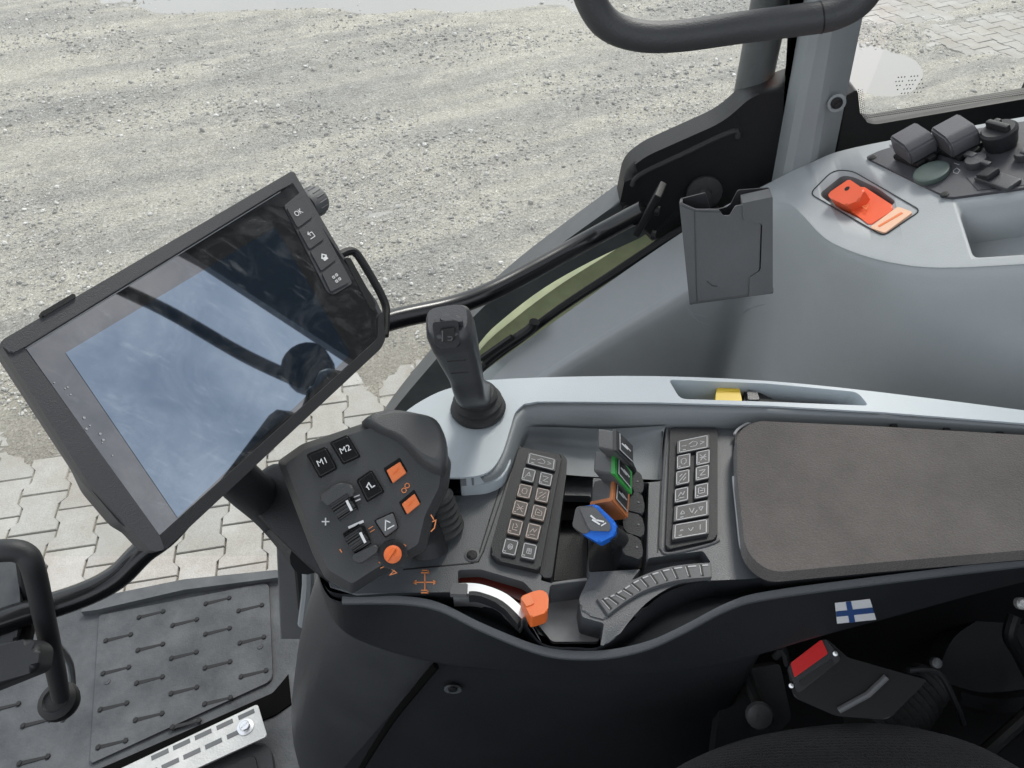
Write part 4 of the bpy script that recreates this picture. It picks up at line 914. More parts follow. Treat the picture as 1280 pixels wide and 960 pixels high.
# tray for the lever block
link('lever_well', prism(ZP(ZD - .03), rnd([(734, 640), (770, 598), (812, 598), (810, 710), (736, 714)], 3), .001, -.01), 'black', t_)
for i, (u, v) in enumerate(((791, 598), (792, 624), (792, 652), (790, 680))):
    bm = bmesh.new(); Pb = Plane((0, 0, ZD + .004), (.1, -.05, 1)); prism(Pb, rnd([(u - 15, v - 14, 3), (u + 10, v - 8, 4), (u + 14, v + 8, 4), (u + 12, v + 20, 4), (u - 12, v + 12, 4)], 3), 0, -.03, .003, 3, bm)
    b_ = link('lever_shroud', bm, 'housing', t_); bm = bmesh.new(); lathe(Pb.px(u + 6, v + 4, .0), Pb.n, [(.0010, 0), (.0010, .0005), (.0001, .0005)], 8, bm); link('shroud_mark', bm, 'pocket', b_)
# thumbwheel band
Pw = ZP(ZD + .004)
ou = sm([(746, 748), (768, 741), (800, 721), (840, 708), (889, 703)], 6, False); lo = sm([(760, 768), (784, 750), (812, 735), (848, 725), (890, 721)], 6, False)
wh = link('thumbwheel', prism(Pw, ou + lo[::-1], 0, -.03, .0015, 2), 'pocket', t_, 'curved ribbed speed wheel let into the deck')
bm = bmesh.new()
for k in range(1, 12):
    i = int(k * (len(ou) - 1) / 12); a, b = Pw.px(*ou[i]), Pw.px(*lo[i]); a2, b2 = a.lerp(b, .18), a.lerp(b, .82)
    ribbon(bm, [a2, b2], .0016, Pw.n, .0006, 0); ribbon(bm, [a2 + (b2 - a2).cross(Pw.n).normalized() * .0012, b2 + (b2 - a2).cross(Pw.n).normalized() * .0012], .0005, Pw.n, .0005, 1); n2 = Pw.px(*ou[min(i + 2, len(ou) - 1)]).lerp(Pw.px(*lo[min(i + 2, len(ou) - 1)]), .18)
    ribbon(bm, [a2, a2.lerp(n2, .6)], .001, Pw.n, .0005, 1)
link('wheel_ribs', bm, ['black', 'lgrey'], wh)
bm = bmesh.new(); prism(Pw, rnd([(726, 741, 5), (748, 736, 4), (756, 745, 4), (764, 762, 4), (758, 775, 4), (732, 768, 6), (724, 757, 5)], 3), -.003, -.03, .002, 2, bm); hk = link('thumbwheel_end', bm, 'deck', wh)
bm = bmesh.new(); ribbon(bm, [Pw.px(u, v, -.0028) for u, v in [(750, 748), (764, 748), (760, 762), (752, 758), (750, 748)]], .0012, Pw.n, .0005); ribbon(bm, [Pw.px(u, v, -.0028) for u, v in [(754, 760), (762, 752), (766, 744)]], .0009, Pw.n, .0005); link('lock_symbol', bm, 'black', hk)
# silver slider track
Ps = ZP(ZD + .002)
a_ = sm([(569, 729), (600, 730), (634, 743), (660, 767)], 5, False); b_ = sm([(566, 742), (598, 743), (626, 754), (650, 776)], 5, False)
tr = link('slider_track', prism(Ps, a_ + b_[::-1], 0, -.02, .001, 2), 'silver', t_, 'arched silver band beside the orange slider')
link('track_end', prism(Ps, rnd([(565, 729), (585, 729), (584, 743), (562, 742)], 2), .0012, -.004, .0006), 'pocket', tr)
link('track_dark_strip', prism(Ps, sm([(586, 739), (600, 740), (628, 751), (652, 773)], 4, False) + sm([(586, 744), (600, 745), (626, 757), (647, 780)], 4, False)[::-1], .001, -.01, .0004), 'dark', tr)  # raised dark strip along the band's lower edge
link('dark_red_window', prism(ZP(ZD - .012), p2, 0, -.004), 'maroon', t_)
# front wall of the console, moulded below the deck edge
e0 = [(395, 690), (404, 728), (425, 742), (500, 741), (565, 739), (612, 747), (650, 772), (678, 804), (720, 809), (752, 807), (790, 776), (830, 742), (880, 726), (930, 724), (1100, 707), (1300, 690), (1440, 676)]
e1 = [(393, 694), (405, 737), (428, 752), (500, 752), (548, 760), (600, 785), (655, 808), (690, 818), (725, 821), (765, 819), (812, 808), (856, 788), (910, 760), (960, 746), (1100, 727), (1300, 703), (1440, 688)]
e2 = [(395, 705), (407, 750), (425, 785), (460, 805), (515, 822), (575, 833), (640, 838), (690, 841), (735, 842), (785, 842), (835, 840), (890, 832), (950, 818), (1020, 797), (1120, 770), (1300, 722), (1440, 700)]
f0 = [Z(u, v, ZD - .001) for u, v in e0]; f1 = [Z(u, v, ZD - .010) for u, v in e1]; f2 = [Z(u, v, 1.888) for u, v in e2]
f1a = [a + (b - a) * .30 + Vector((0, .004, -.022)) for a, b in zip(f0, f1)]
f3 = [p + Vector((0, .02, -.012)) for p in f2]; f4 = [p + Vector((.0, .05, -.012)) for p in f2]; f5 = [p + Vector((0, .007, -.040)) for p in f0]
f1b = [a.lerp(b, .12) for a, b in zip(f1, f2)]; f2a = [a.lerp(b, .9) + Vector((0, -.002, 0)) for a, b in zip(f1, f2)]
rows = [spline(r, 5) for r in (f0, f1a, f1, f1b, f2a, f2, f3, f4, f5)]
link('lower_housing', grid_mesh(rows, wrap=True, caps=True), 'housing', t_, sharp=42)
rg = spline(f1[2:], 5); bm = grid_mesh([[p + Vector((0, .003, .0035)) for p in rg], [p + Vector((0, -.0016, .0015)) for p in rg], [p + Vector((0, -.0020, -.002)) for p in rg], [p + Vector((0, .002, -.006)) for p in rg]]); link('moulded_ridge', bm, 'deck', t_, sharp=80)
# padded armrest
pad_pts = rnd([(921, 540, 16), (944, 526, 14), (1100, 533, 0), (1300, 545, 0), (1450, 556, 0), (1450, 672, 0), (1300, 686, 0), (1100, 703, 0), (962, 716, 30), (932, 690, 26), (922, 600, 4)], 10, 7)
link('pad_base', prism(ZP(ZD + .006), [(x - (3 if x < 1000 else 0), y + (3 if y > 600 else 0)) for x, y in pad_pts], 0, -.02, .002), 'dark', t_)
pd = prism(ZP(ZD + .022), pad_pts, 0, -.015, .009, 6)
pad = link('armrest_pad', pd, 'suede', t_, 'grey brown suede covered armrest cushion', sharp=60)
bm = bmesh.new(); tube([ZP(ZD + .0075).px(u - (5 if u < 960 else 0), v + (5 if v > 620 else 0)) for u, v in pad_pts[3:]], .0013, 6, bm); link('pad_piping', bm, 'lgrey', pad)
# clips along the frame
for u, v in ((1117, 533), (1183, 538), (1250, 543)):
    bm = bmesh.new(); box(bm, Z(u, v, ZD + .012), .006, .004, .004, bev=.0008); link('frame_clip', bm, 'black', t_)

# yellow switch in the strip recess
t_ = thing('yellow_switch', 'small yellow switch in the recess of the light grey armrest strip', 'switch')
Pq = ZP(ZF - .012)
bm = bmesh.new(); prism(Pq, rnd([(896, 484, 3), (924, 484, 3), (928, 502, 2), (894, 503, 2)], 2), .004, -.02, .002, 3, bm); link('switch_cap', bm, 'yellow', t_)
bm = bmesh.new(); prism(Pq, rnd([(898, 486, 1), (922, 486, 1), (924, 489, 1), (896, 490, 1)], 1), .0045, 0, .0004, 1, bm); link('cap_ridge', bm, 'yellow', t_)
t_ = thing('rocker_lever', 'flat black rocker lever lying to the right of the yellow switch', 'switch')
bm = prism(Pq, rnd([(930, 486, 3), (948, 490, 2), (968, 500, 2), (1050, 506, 0), (1048, 510, 2), (930, 505, 2)], 2), 0, -.02, .002); link('lever_body', bm, 'black', t_)
bm = prism(Pq, rnd([(934, 487, 2), (946, 489, 2), (950, 500, 2), (935, 500, 2)], 2), .005, -.005, .0015); link('lever_tip', bm, 'sock', t_)

# thumb slider
t_ = thing('orange_slider', 'orange slider knob at the end of the silver arched track', 'slider')
bm = bmesh.new(); prism(ZP(ZD + .015), rnd([(650, 746, 3), (664, 740, 3), (680, 736, 5), (686, 746, 4), (685, 765, 5), (664, 772, 3), (656, 757, 2)], 3), 0, -.016, .003, 4, bm); link('slider_knob', bm, 'orange', t_)
bm = bmesh.new(); prism(ZP(ZD + .016), rnd([(651, 747, 1), (662, 742, 1), (668, 754, 1), (658, 758, 1)], 1), 0, -.012, .001, 2, bm); link('knob_shoe', bm, 'orangekey', t_)

# ---------------------------------------------------------------- joystick
t_ = thing('joystick', 'upright black joystick with ribbed rubber boot on the light grey frame', 'joystick')
jb = Z(598, 512, ZF)
prof = [(.0245, 0), (.0255, .003), (.0245, .006), (.0215, .008), (.0225, .0105), (.0225, .013), (.0185, .0155), (.019, .018), (.0185, .0205), (.0155, .023)]
bm = bmesh.new(); lathe(jb, (-.04, .02, 1), prof, 36, bm); link('rubber_boot', bm, 'rubber', t_)
ax = [(jb + Vector((0, 0, .020))), T(588, 488, .628), T(581, 462, .605), T(573, 438, .585), T(566, 418, .568), T(561, 406, .558), T(559, 399, .553)]
# grip: superellipse sections
bm = bmesh.new(); wd = [.0125, .0130, .0140, .0165, .0180, .0175, .0148]; dp = [.0125, .0135, .0145, .0165, .0185, .018, .014]
A_ = spline(ax, 5); n = 24; rings = []
for i, p in enumerate(A_):
    k = i / 5; a = int(min(k, 5.999)); f = min(k - a, 1); ww = wd[a] * (1 - f) + wd[a + 1] * f; dd = dp[a] * (1 - f) + dp[a + 1] * f
    d = (A_[min(i + 1, len(A_) - 1)] - A_[max(i - 1, 0)]).normalized(); sx = Vector((1, .1, 0)); sx = (sx - d * sx.dot(d)).normalized(); sy = d.cross(sx)
    rg = []
    for j_ in range(n):
        th = 2 * math.pi * j_ / n; cx = math.copysign(abs(math.cos(th)) ** .55, math.cos(th)); cy = math.copysign(abs(math.sin(th)) ** .55, math.sin(th)); rg.append(bm.verts.new(p + sx * cx * ww + sy * cy * dd))
    rings.append(rg)
for a, b in zip(rings, rings[1:]):
    for k in range(n): bm.faces.new((a[k], a[(k + 1) % n], b[(k + 1) % n], b[k]))
bm.faces.new(rings[0][::-1]); bm.faces.new(rings[-1]); link('grip', bm, 'sock', t_, sharp=42)
Pj = Plane(T(558, 420, .545), (.0, -.86, .5))
fc = link('switch_face', prism(Pj, rnd([(540, 403, 4), (573, 400, 4), (575, 434, 5), (545, 437, 5)], 4), .0, -.012, .0012, 3), 'dark', t_)
link('thumb_rocker', prism(Pj, rnd([(550, 412, 2), (568, 410, 2), (568, 426, 3), (553, 428, 3)], 2), .003, -.003, .0015), 'black', fc)
bm = bmesh.new(); ribbon(bm, [Pj.px(u, v, .0034) for u, v in [(553, 414), (553, 426)]], .001, Pj.n); ribbon(bm, [Pj.px(u, v, .0034) for u, v in [(560, 421), (565, 421), (565, 425), (560, 425)]], .0007, Pj.n); link('rocker_mark', bm, 'pocket', fc)
bm = bmesh.new(); 
for u, v, w2 in ((572, 452, 12), (576, 467, 12)):
    ribbon(bm, [Plane(T(575, 455, .560), (0, -.9, .4)).px(x, y) for x, y in ((u - w2, v), (u + w2 - 2, v - 2))], .0009, Vector((0, -.9, .4)).normalized())
link('grip_line', bm, 'black', t_)
bm = bmesh.new(); prism(Plane(T(560, 396, .548), (-.05, -.25, 1)), rnd([(548, 398, 4), (556, 392, 5), (574, 394, 5), (580, 402, 4), (570, 402, 3), (555, 401, 3)], 4), .002, -.006, .002, 3, bm); link('top_cap', bm, 'plate', t_)

# ---------------------------------------------------------------- hydraulic levers
def lever(label, c, b, d, f, top='sock', accent=None, bottom=None, t0=.590, tb=.606, td=.606, tf=.602, stem=(790, 640)):
    t_ = thing('hydraulic_lever', label, 'lever', 'small levers in the armrest lever block')
    b = (b[0] - 1, b[1] - 3); d = (d[0] - 5, d[1] + 1); f = (f[0] + 5, f[1] + 1)
    C, B, D, F_ = T(*c, t0), T(*b, tb), T(*d, td), T(*f, tf)
    bm = bmesh.new(); para(bm, C, B, D, F_, .0022, 0, 3); link('lever_head', bm, 'levergrey', t_)
    nrm = (B - C).cross(F_ - C).normalized(); nrm = -nrm if nrm.dot(D - C) > 0 else nrm
    if accent:
        o = C + nrm * .0012; bm = bmesh.new(); para(bm, o, o + (B - C), o + (D - C).normalized() * .004, o + (F_ - C), .0006, 0, 2, .02); a = link('colour_band', bm, accent, t_)
    o = C + (B - C) * .12 + (F_ - C) * .12 + nrm * .0022; bm = bmesh.new()
    para(bm, o, o + (B - C) * .76, o + (D - C).normalized() * .003, o + (F_ - C) * .74, .0005, 0, 2); pl = link('top_plate', bm, 'key', t_); bm = bmesh.new(); q0 = o + nrm * .0004; ribbon(bm, [q0 + (F_ - C) * .72, q0 + (F_ - C) * .02, q0 + (B - C) * .74], .0007, nrm, .0003); link('plate_edge', bm, 'lgrey', pl)
    u1 = (F_ - C).normalized(); v1 = (B - C).normalized(); mid = C + (B - C) * .5 + (F_ - C) * .5 + nrm * .0024
    bm = bmesh.new(); w_ = (F_ - C).length
    ribbon(bm, [mid - u1 * w_ * .22, mid + u1 * w_ * .08], .0013, nrm, .0003); ribbon(bm, [mid - u1 * w_ * .05 + v1 * .002, mid + u1 * w_ * .25 + v1 * .001], .0009, nrm, .0003); link('white_symbol', bm, 'white', pl)
    if bottom:
        n2 = (D - C).cross(F_ - C).normalized(); n2 = -n2 if n2.dot(B - C) > 0 else n2
        o = C + n2 * .0010; bm = bmesh.new(); para(bm, o, o + (B - C).normalized() * .004, o + (D - C), o + (F_ - C), .0006, 0, 2, .01); link('colour_front', bm, bottom, t_)
    cen = C + (B - C) * .5 + (D - C) * .5 + (F_ - C) * .8; bm = bmesh.new()
    tube([cen, cen.lerp(Z(*stem, ZD - .01), .5) + Vector((0, 0, .004)), Z(*stem, ZD - .012)], [.007, .0065, .0075], 12, bm, smooth=3, flat=.7); link('lever_arm', bm, 'dark', t_)
lever('rearmost black tipped lever of the row, without coloured cap', (769, 564), (770, 541), (751, 559), (785, 583), 'sock', 'key', stem=(792, 600))
lever('green edged lever, second from the back of the row', (767, 593), (769, 569), (746, 588), (783, 617), 'sock', 'green', stem=(792, 628))
lever('lever with brown orange front, between the blue and green ones', (764, 625), (768, 598), (743, 629), (778, 646), 'sock', 'copper', 'copper', stem=(790, 655), t0=.585)
# blue lever: leaning forward, plate on top
t_ = thing('hydraulic_lever', 'bright blue lever with grey top plate, pulled forward and nearest', 'lever', 'small levers in the armrest lever block')
PB = Plane(T(745, 655, .578), (-.25, -.35, .9))
link('lever_head', prism(PB, rnd([(721, 634, 4), (746, 630, 3), (770, 653, 4), (770, 668, 4), (749, 679, 3), (728, 667, 3), (716, 657, 3)], 3), 0, -.012, .0022, 3), 'blue', t_)
link('grip_tip', prism(PB, rnd([(720, 633, 4), (742, 632, 2), (738, 664, 3), (730, 668, 3), (715, 658, 3)], 3), .0008, -.011, .002, 3), 'levergrey', t_)
tp = link('top_plate', prism(PB, rnd([(724, 634, 3), (744, 634, 3), (763, 655, 3), (763, 664, 3), (737, 663, 3)], 3), .0018, -.001, .0007, 2), 'pocket', t_)
bm = bmesh.new(); nb = PB.n
ribbon(bm, [PB.px(u, v, .0019) for u, v in [(739, 645), (745, 650), (754, 652)]], .0013, nb, .0003); ribbon(bm, [PB.px(u, v, .0019) for u, v in [(741, 650), (749, 655)]], .0013, nb, .0003); ribbon(bm, [PB.px(u, v, .0019) for u, v in [(752, 657), (757, 654)]], .0009, nb, .0003); link('white_symbol', bm, 'white', tp)
bm = bmesh.new(); box(bm, Z(778, 672, ZD + .004), .018, .016, .014, Matrix.Rotation(R(-8), 3, 'Z'), .002); tube([PB.px(762, 664, -.006), Z(784, 680, ZD - .01)], .008, 12, bm, flat=.8); link('lever_arm', bm, 'dark', t_)

# ---------------------------------------------------------------- control pod with M1 / M2
t_ = thing('control_pod', 'black multifunction control grip with M1, M2 and orange buttons', 'control grip')
PC = Plane(T(450, 622, .545), (.05, -.50, .80))
pod = rnd([(341, 574, 5), (372, 552, 5), (470, 519, 12), (545, 541, 10), (564, 575, 6), (560, 606, 5), (540, 646, 6), (530, 688, 5), (470, 722, 8), (436, 744, 5), (402, 724, 6), (386, 692, 6)], 5)
def shell(pl, pts, hs):
    """stacked outlines (height, scale) lofted and capped"""
    top = [pl.px(u, v, 0) for u, v in pts]; c = sum(top, Vector()) / len(top); bm = bmesh.new(); rr = []
    for h, s in hs: rr.append([bm.verts.new(c + (p - c) * s + pl.n * h) for p in top])
    n = len(pts)
    for a, b in zip(rr, rr[1:]):
        for k in range(n): bm.faces.new((a[k], a[(k + 1) % n], b[(k + 1) % n], b[k]))
    bm.faces.new(rr[0]); bm.faces.new(rr[-1][::-1]); return bm
link('housing', shell(PC, pod, [(0, .875), (-.0008, .890), (-.0105, .985), (-.013, 1.0), (-.034, .985), (-.048, .86), (-.058, .7)]), 'pod', t_, sharp=24)
bm = shell(Plane(T(520, 560, .552), (.15, -.2, .9)), sm([(452, 524), (482, 512), (520, 516), (548, 526), (560, 556), (556, 588), (530, 580), (500, 552), (470, 538)], 4), [(.006, .70), (.005, .82), (.002, .93), (-.004, 1), (-.03, .98)]); link('thumb_rest', bm, 'pod', t_, sharp=45)
# dark skirt beneath, bellows at the right
link('palm_skirt', shell(Plane(T(400, 640, .61), (-.25, -.35, .85)), sm([(300, 600), (320, 590), (350, 578), (420, 600), (440, 700), (432, 738), (400, 722), (350, 676), (318, 640)], 4), [(0, .9), (-.003, 1), (-.03, .97)]), 'dark', t_, sharp=45)
for k in range(5):
    pass
bm = bmesh.new(); a, b = Z(552, 662, ZD), T(540, 600, .60); d = (b - a)
prof = []
for k in range(6): prof += [(.0185 - k * .0009, k * .006), (.0195 - k * .0009, k * .006 + .003), (.017 - k * .0009, k * .006 + .0055)]
lathe(a, d, prof, 28, bm); link('bellows', bm, 'rubber', t_)
bm = bmesh.new(); tube([T(520, 650, .58), T(532, 665, .60), Z(536, 690, ZD)], [.010, .013, .016], 16, bm, smooth=3); link('finger_stalk', bm, 'dark', t_)
def pbtn(q, m, h=.0035, name='button', prt=None, txt=None, sz=.007, marks=None, tilt=None, label=None, r=2.5):
    q2 = rnd(q, r, 3)
    cx = sum(p[0] for p in q) / 4; cy = sum(p[1] for p in q) / 4
    sh = 1 if 'orange' in m else 0
    rim = [(cx - 1.2 * sh + (x - cx) * (1.13 + .08 * sh), cy - 2.2 * sh + (y - cy) * (1.13 + .10 * sh)) for x, y in q2]
    bm = bmesh.new(); prism(PC, rim, .0006, -.002, .0003, 1, bm); bz = link('button_surround', bm, 'gloss', t_)
    bm = bmesh.new(); prism(PC, q2, h, -.002, .0012, 3, bm)
    P = [PC.px(x, y, h) for x, y in q]; c = sum(P, Vector()) / 4; ex = ((P[1] - P[0]) + (P[2] - P[3])).normalized(); ey = PC.n.cross(ex)
    if txt: text_into(bm, txt, c, ex * sz, ey * sz, 1)
    if marks:
        k = (P[1] - P[0]).length / 2
        for L in marks: ribbon(bm, [c + ex * x * k + ey * y * k for x, y in L], .0008, PC.n, .0003, 1)
    return link(name, bm, [m, prt or 'white'], t_, label)
pbtn([(385, 569), (407, 560), (420, 585), (400, 596)], 'gloss', txt='M1', sz=.0066, label='button marked M1')
pbtn([(414, 554), (434, 545), (449, 570), (429, 579)], 'gloss', txt='M2', sz=.0066, label='button marked M2')
pbtn([(447, 601), (464, 589), (479, 614), (459, 626)], 'gloss', .004, marks=[[(-.4, .1), (.1, .4), (.1, -.3), (.5, -.3)], [(-.3, -.3), (-.3, .1)]])
pbtn([(469, 651), (491, 641), (497, 660), (482, 671)], 'pocket', .004, marks=[[(-.5, -.4), (0, .5), (.3, .1)], [(-.2, -.4), (.5, -.4)]])
pbtn([(483, 588), (500, 577), (508, 591), (491, 604)], 'orangekey', .002, prt='orange', marks=[[(-.4, 0), (.4, .2)]], r=1.5)
pbtn([(502, 630), (518, 617), (525, 630), (509, 643)], 'orangekey', .002, prt='orange', marks=[[(-.4, 0), (.4, .2)]], r=1.5)
# two scroll rockers with hoods
for (x, y, k) in ((430, 633, 1), (447, 673, .92)):
    Pk = PC; bm = bmesh.new(); q = rnd([(x - 17 * k, y - 5 * k), (x + 9 * k, y - 19 * k), (x + 18 * k, y + 3 * k), (x - 7 * k, y + 17 * k)], 3); prism(PC, q, .001, -.003, .0004, 1, bm); w0 = link('scroll_well', bm, 'black', t_)
    c = PC.px(x, y, -.002); ax_ = (PC.px(x + 14, y + 22) - PC.px(x, y)).normalized(); bx = PC.n.cross(ax_)
    bm = bmesh.new(); tube([c - bx * .0075 * k, c + bx * .0075 * k], .009 * k, 26, bm)
    for g in range(13):
        a = g / 13 * math.pi; dd = ax_ * math.cos(a) + PC.n * math.sin(a); tube([c - bx * .0072 * k + dd * .009 * k, c + bx * .0072 * k + dd * .009 * k], .0007, 5, bm)
    link('scroll_wheel', bm, 'gloss', w0)
    bm = bmesh.new(); ribbon(bm, [PC.px(x + 4, y - 6, .0072), PC.px(x + 9, y + 4, .0072)], .0018, PC.n, .0006); link('wheel_mark', bm, 'white', w0)
link('scroll_hood', prism(PC, rnd([(397, 622, 5), (424, 602, 6), (440, 606, 4), (444, 618, 3), (412, 634, 3)], 4), .005, -.003, .003, 4), 'pod', t_)
link('scroll_hood', prism(PC, rnd([(438, 695, 4), (470, 680, 4), (474, 688, 4), (448, 706, 5)], 3), .004, -.003, .0025, 3), 'pod', t_)
# orange thumb knob
c = PC.px(491, 693, 0); bm = bmesh.new(); lathe(c, PC.n, [(.0105, -.001), (.0105, .001), (.009, .0016), (.0005, .0016)], 28, bm); link('knob_base', bm, 'dark', t_)
bm = bmesh.new(); lathe(c, PC.n + Vector((.1, 0, 0)), [(.0052, 0), (.0054, .005), (.0064, .008), (.0062, .0105), (.0036, .0118), (.0005, .0119)], 24, bm)
ec = (wdir - PC.n * wdir.dot(PC.n)).normalized(); tube([c + PC.n * .0122 - ec * .005, c + PC.n * .0122 + ec * .005], .0013, 8, bm)
link('orange_thumb_knob', bm, 'orange', t_)
# orange and white printed symbols
def pr(L, mi=0, w=.0009, h=.0003):
    bm = bmesh.new(); ribbon(bm, [PC.px(u, v, h) for u, v in L], w, PC.n, .0003); link('printed_symbol', bm, 'white' if mi else 'orangeprint', t_)
for cx, cy in ((505, 613), (509, 607)): pr([(cx + 3 * math.cos(a), cy + 3 * math.sin(a)) for a in [i * .9 for i in range(8)]], w=.0006)
pr([(501, 679), (507, 682), (504, 686)]); pr([(474, 703), (478, 699), (480, 704), (474, 703)]); pr([(490, 712), (496, 716), (487, 719), (493, 713)], w=.0006); pr([(476, 710), (481, 708)], w=.0006); pr([(505, 690), (509, 694)], w=.0006)
pr([(407, 648), (407, 656)], 1); pr([(403, 652), (411, 652)], 1); pr([(441, 622), (449, 619)], 1); pr([(443, 627), (450, 624)], 1); pr([(437, 659), (453, 652)], 1, .0018); pr([(425, 687), (427, 690)], 0, .0008); pr([(461, 661), (466, 658)], 0, .0005); pr([(463, 665), (468, 662)], 0, .0005)
pr([(541, 652), (545, 650), (543, 660), (539, 664)], w=.0008); pr([(539, 644), (542, 649)], w=.0008)

# ---------------------------------------------------------------- pedestal, flag sticker, buckle, seat
t_ = thing('console_pedestal', 'smooth dark curved pedestal cover below the armrest with a diagonal seam', 'pedestal')
secs = []
for z, o in ((1.93, 0), (1.84, .02), (1.74, .055), (1.6, .095), (1.4, .14), (1.1, .17)):
    secs.append([Vector((x, y, z)) for x, y in ((-.03 - o, .455), (-.13 - o, .45), (-.172 - o, .415), (-.155 - o * .98, .355 + o * .05), (-.10 - o * .8, .315 + o * .1), (-.03 - o * .4, .300), (.08, .298), (.20, .305), (.24, .33), (.25, .45))])
PEDBM = (grid_mesh([spline(s, 5) for s in [[*q] for q in zip(*[spline(c, 4) for c in zip(*secs)])]]))
sa, sb = Y(545, 832, .297), Y(455, 955, .297); sn = (sb - sa).cross(Vector((0, 1, 0))).normalized()
if sn.x < 0: sn = -sn
for nm, m_, inner_, outer_ in (('left_cover', 'pedestal', False, True), ('front_cover', 'housing', True, False)):  # two tones carry the lit left side and the shaded front
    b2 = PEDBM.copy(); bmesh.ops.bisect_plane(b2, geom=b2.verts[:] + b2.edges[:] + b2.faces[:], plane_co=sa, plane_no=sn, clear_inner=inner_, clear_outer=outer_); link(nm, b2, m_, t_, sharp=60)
pth = []
def ped_hit(u, v): return Y(u, v, .297)
bm = bmesh.new(); tube([ped_hit(u, v) for u, v in [(545, 832), (520, 862), (490, 900), (455, 955), (430, 1000)]], .0038, 8, bm, smooth=4, flat=.6); link('panel_seam', bm, 'void', t_)
screw(YP(.2965), 566, 862, .0085, t_, 'deck', .0005, 'fastener_collar'); screw(YP(.2935), 566, 862, .0045, t_, 'black', .0005, 'fastener')
t_ = thing('flag_sticker', 'small white sticker with a dark blue cross on the armrest side', 'sticker')
from mathutils.bvhtree import BVHTree
hb = bmesh.new(); hb.from_mesh(bpy.data.objects['lower_housing'].data); tree = BVHTree.FromBMesh(hb); hb.free()
def on_house(u, v, h):
    p, n, i_, d_ = tree.ray_cast(CAM, ray(u, v).normalized()); n = n if n.dot(CAM - p) > 0 else -n
    return p + n * h
FC = [(1043, 753), (1087, 748), (1095, 774), (1046, 779)]
def fpx(a, b):
    t0 = [FC[0][k] + (FC[1][k] - FC[0][k]) * a for k in (0, 1)]; t1 = [FC[3][k] + (FC[2][k] - FC[3][k]) * a for k in (0, 1)]
    return [t0[k] + (t1[k] - t0[k]) * b for k in (0, 1)]
def sticker(bm, s0, s1, t0, t1, h, mi):
    G = [[on_house(*fpx(s0 + (s1 - s0) * a / 8, t0 + (t1 - t0) * b / 6), h) for a in range(9)] for b in range(7)]
    grid_mesh(G, bm, mi)
bm = bmesh.new(); sticker(bm, 0, 1, 0, 1, .0005, 0); sticker(bm, .31, .46, 0, 1, .0008, 1); sticker(bm, 0, .31, .40, .66, .0008, 1); sticker(bm, .46, 1, .40, .66, .0008, 1); link('printed_flag', bm, ['flagwhite', 'flagblue'], t_, sharp=175, recalc=False)

t_ = thing('seat_belt_buckle', 'black seat belt buckle with a red push button beside the seat', 'seat belt buckle')
PU = Plane(T(1015, 830, .66), (-.35, -.45, .82))
link('buckle_body', prism(PU, rnd([(983, 832, 5), (1032, 797, 5), (1060, 822, 4), (1130, 842, 5), (1160, 850, 5), (1110, 900, 6), (1045, 895, 6), (992, 872, 5)], 4), 0, -.03, .003, 3), 'gloss', t_)
bb = link('buckle_face', prism(PU, rnd([(984, 833, 4), (1031, 797, 4), (1052, 824, 4), (997, 868, 4)], 3), .003, -.005, .0015, 3), 'dark', t_)
link('red_button', prism(PU, rnd([(988, 829, 2), (1027, 799, 2), (1035, 817, 2), (993, 847, 2)], 2), .0045, 0, .001, 2), 'red', bb)
bm = bmesh.new()
for u, v in ((989, 857), (1044, 817)): lathe(PU.px(u, v, .003), PU.n, [(.0024, 0), (.002, .0012), (.0002, .0016)], 12, bm)
link('rivet', bm, 'silver', bb)
bm = bmesh.new(); prism(PU, rnd([(998, 852, 2), (1040, 824, 2), (1043, 831, 2), (1003, 860, 2)], 2), .0036, .001, .0005, 2, bm); link('latch_slot', bm, 'black', bb)
bm = bmesh.new(); tube([PU.px(1108, 846, .002), PU.px(1085, 868, .002), PU.px(1048, 888, .002)], .0028, 8, bm); link('body_ridge', bm, 'pocket', t_)
t_ = thing('suspension_bellows', 'ribbed black rubber bellows to the right of the belt buckle', 'bellows')
bm = bmesh.new(); a = T(1090, 925, .74); b = T(1165, 850, .78); prof = []
ln = (b - a).length; k = 11
for i in range(k): prof += [(.032 - .0012 * i, ln * i / k), (.035 - .0012 * i, ln * (i + .5) / k)]
lathe(a, b - a, prof, 30, bm); link('ribbed_sleeve', bm, 'rubber', t_)
bm = bmesh.new(); tube([T(1135, 838, .72), T(1172, 840, .725), T(1195, 880, .73), T(1204, 905, .74)], .003, 8, bm, smooth=4); link('edge_wire', bm, 'dark', t_)
bm = bmesh.new(); lathe(T(1168, 828, .72), (0, -.5, .8), [(.005, 0), (.005, .005), (.003, .006), (.0002, .006)], 10, bm); link('clamp_screw', bm, 'paint', t_)
t_ = thing('seat_linkage', 'dark metal brackets and hoses under the armrest beside the seat', 'bracket')
bm = bmesh.new(); prism(Plane(T(950, 860, .78), (0, -.5, .8)), rnd([(905, 840, 4), (975, 830, 4), (990, 900, 6), (950, 935, 6), (890, 960, 4)], 4), 0, -.02, .004, 3, bm); link('mounting_plate', bm, 'dark', t_)
bm = bmesh.new(); lathe(T(949, 893, .76), (-.2, -.5, .7), [(.012, 0), (.014, .004), (.012, .008), (.006, .010), (.0002, .009)], 16, bm); link('pivot_bolt', bm, 'paint', t_)
bm = bmesh.new(); tube([T(925, 815, .74), T(935, 850, .76), T(948, 880, .77)], .006, 10, bm, smooth=3); tube([T(970, 820, .72), T(980, 812, .70), T(985, 830, .71)], .004, 8, bm, smooth=3); link('hose', bm, 'rubber', t_)
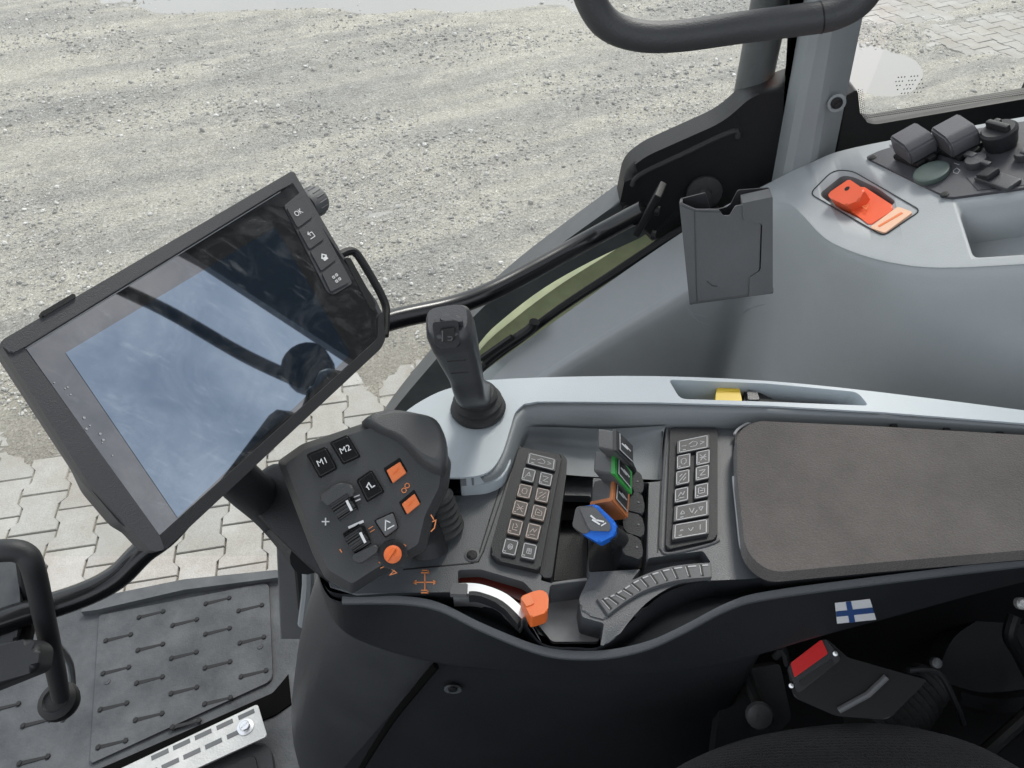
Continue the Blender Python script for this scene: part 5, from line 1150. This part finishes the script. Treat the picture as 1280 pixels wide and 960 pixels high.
bm = bmesh.new(); prism(Plane(T(1230, 800, .95), (.1, -.5, .8)), rnd([(1170, 845, 10), (1190, 795, 20), (1240, 765, 20), (1330, 760, 0), (1330, 870, 0), (1190, 870, 10)], 6), 0, -.03, .01, 4, bm); link('side_cover', bm, 'dark', t_)
bm = bmesh.new(); tube([T(1268, 770, .80), T(1262, 795, .80), T(1275, 820, .82), T(1290, 850, .84)], .007, 10, bm, smooth=4); tube([T(1210, 960, .80), T(1250, 925, .80), T(1300, 880, .82)], .008, 10, bm, smooth=3); tube([T(1190, 870, .84), T(1240, 880, .86), T(1320, 870, .88)], .012, 10, bm, smooth=3); link('hose', bm, 'black', t_)
bm = bmesh.new(); lathe(T(1274, 754, .74), (0, -.5, .8), [(.006, 0), (.006, .005), (.004, .007), (.0002, .007)], 12, bm); link('bright_nut', bm, 'steel', t_)
bm = bmesh.new(); box(bm, (.80, .47, 1.60), 1.2, .02, .52, bev=.004); link('backing_panel', bm, 'black', t_)
bm = bmesh.new(); box(bm, (.60, .25, 1.42), 1.1, .66, .06, bev=.01); link('seat_platform', bm, 'black', t_)

t_ = thing('driver_seat', 'black ribbed fabric seat cushion at the bottom right edge', 'seat')
# cushion: rounded outline lofted
oc = [Z(u, v, 1.80) for u, v in sm([(800, 985), (850, 950), (920, 922), (1000, 906), (1090, 900), (1170, 912), (1240, 935), (1310, 975)], 5, False)]
oc += [Vector((.62, -.02, 1.8)), Vector((.60, -.22, 1.8)), Vector((.35, -.30, 1.8)), Vector((.10, -.22, 1.8)), Vector((.09, .02, 1.8))]
c = sum(oc, Vector()) / len(oc); bm = bmesh.new(); rr = []
for h, s in ((.035, .12), (.034, .45), (.028, .70), (.016, .87), (0, .96), (-.02, 1.0), (-.05, 1.0), (-.12, .95)): rr.append([bm.verts.new(c + (p - c) * s + Vector((0, 0, h))) for p in oc])
for a, b in zip(rr, rr[1:]):
    for k in range(len(oc)): bm.faces.new((a[k], a[(k + 1) % len(oc)], b[(k + 1) % len(oc)], b[k]))
bm.faces.new(rr[0]); bm.faces.new(rr[-1][::-1]); link('cushion', bm, 'seat', t_, sharp=80)

# ---------------------------------------------------------------- settle every thing on its own base point
for e in THINGS:
    pts = []
    def walk(o):
        for ch in o.children:
            if ch.type == 'MESH': pts.extend(v.co for v in ch.data.vertices)
            walk(ch)
    walk(e)
    if not pts: continue
    lo = Vector([min(p[i] for p in pts) for i in range(3)]); hi = Vector([max(p[i] for p in pts) for i in range(3)])
    base = Vector(((lo.x + hi.x) / 2, (lo.y + hi.y) / 2, lo.z)); e.location = base
    for ch in e.children: ch.location = -base
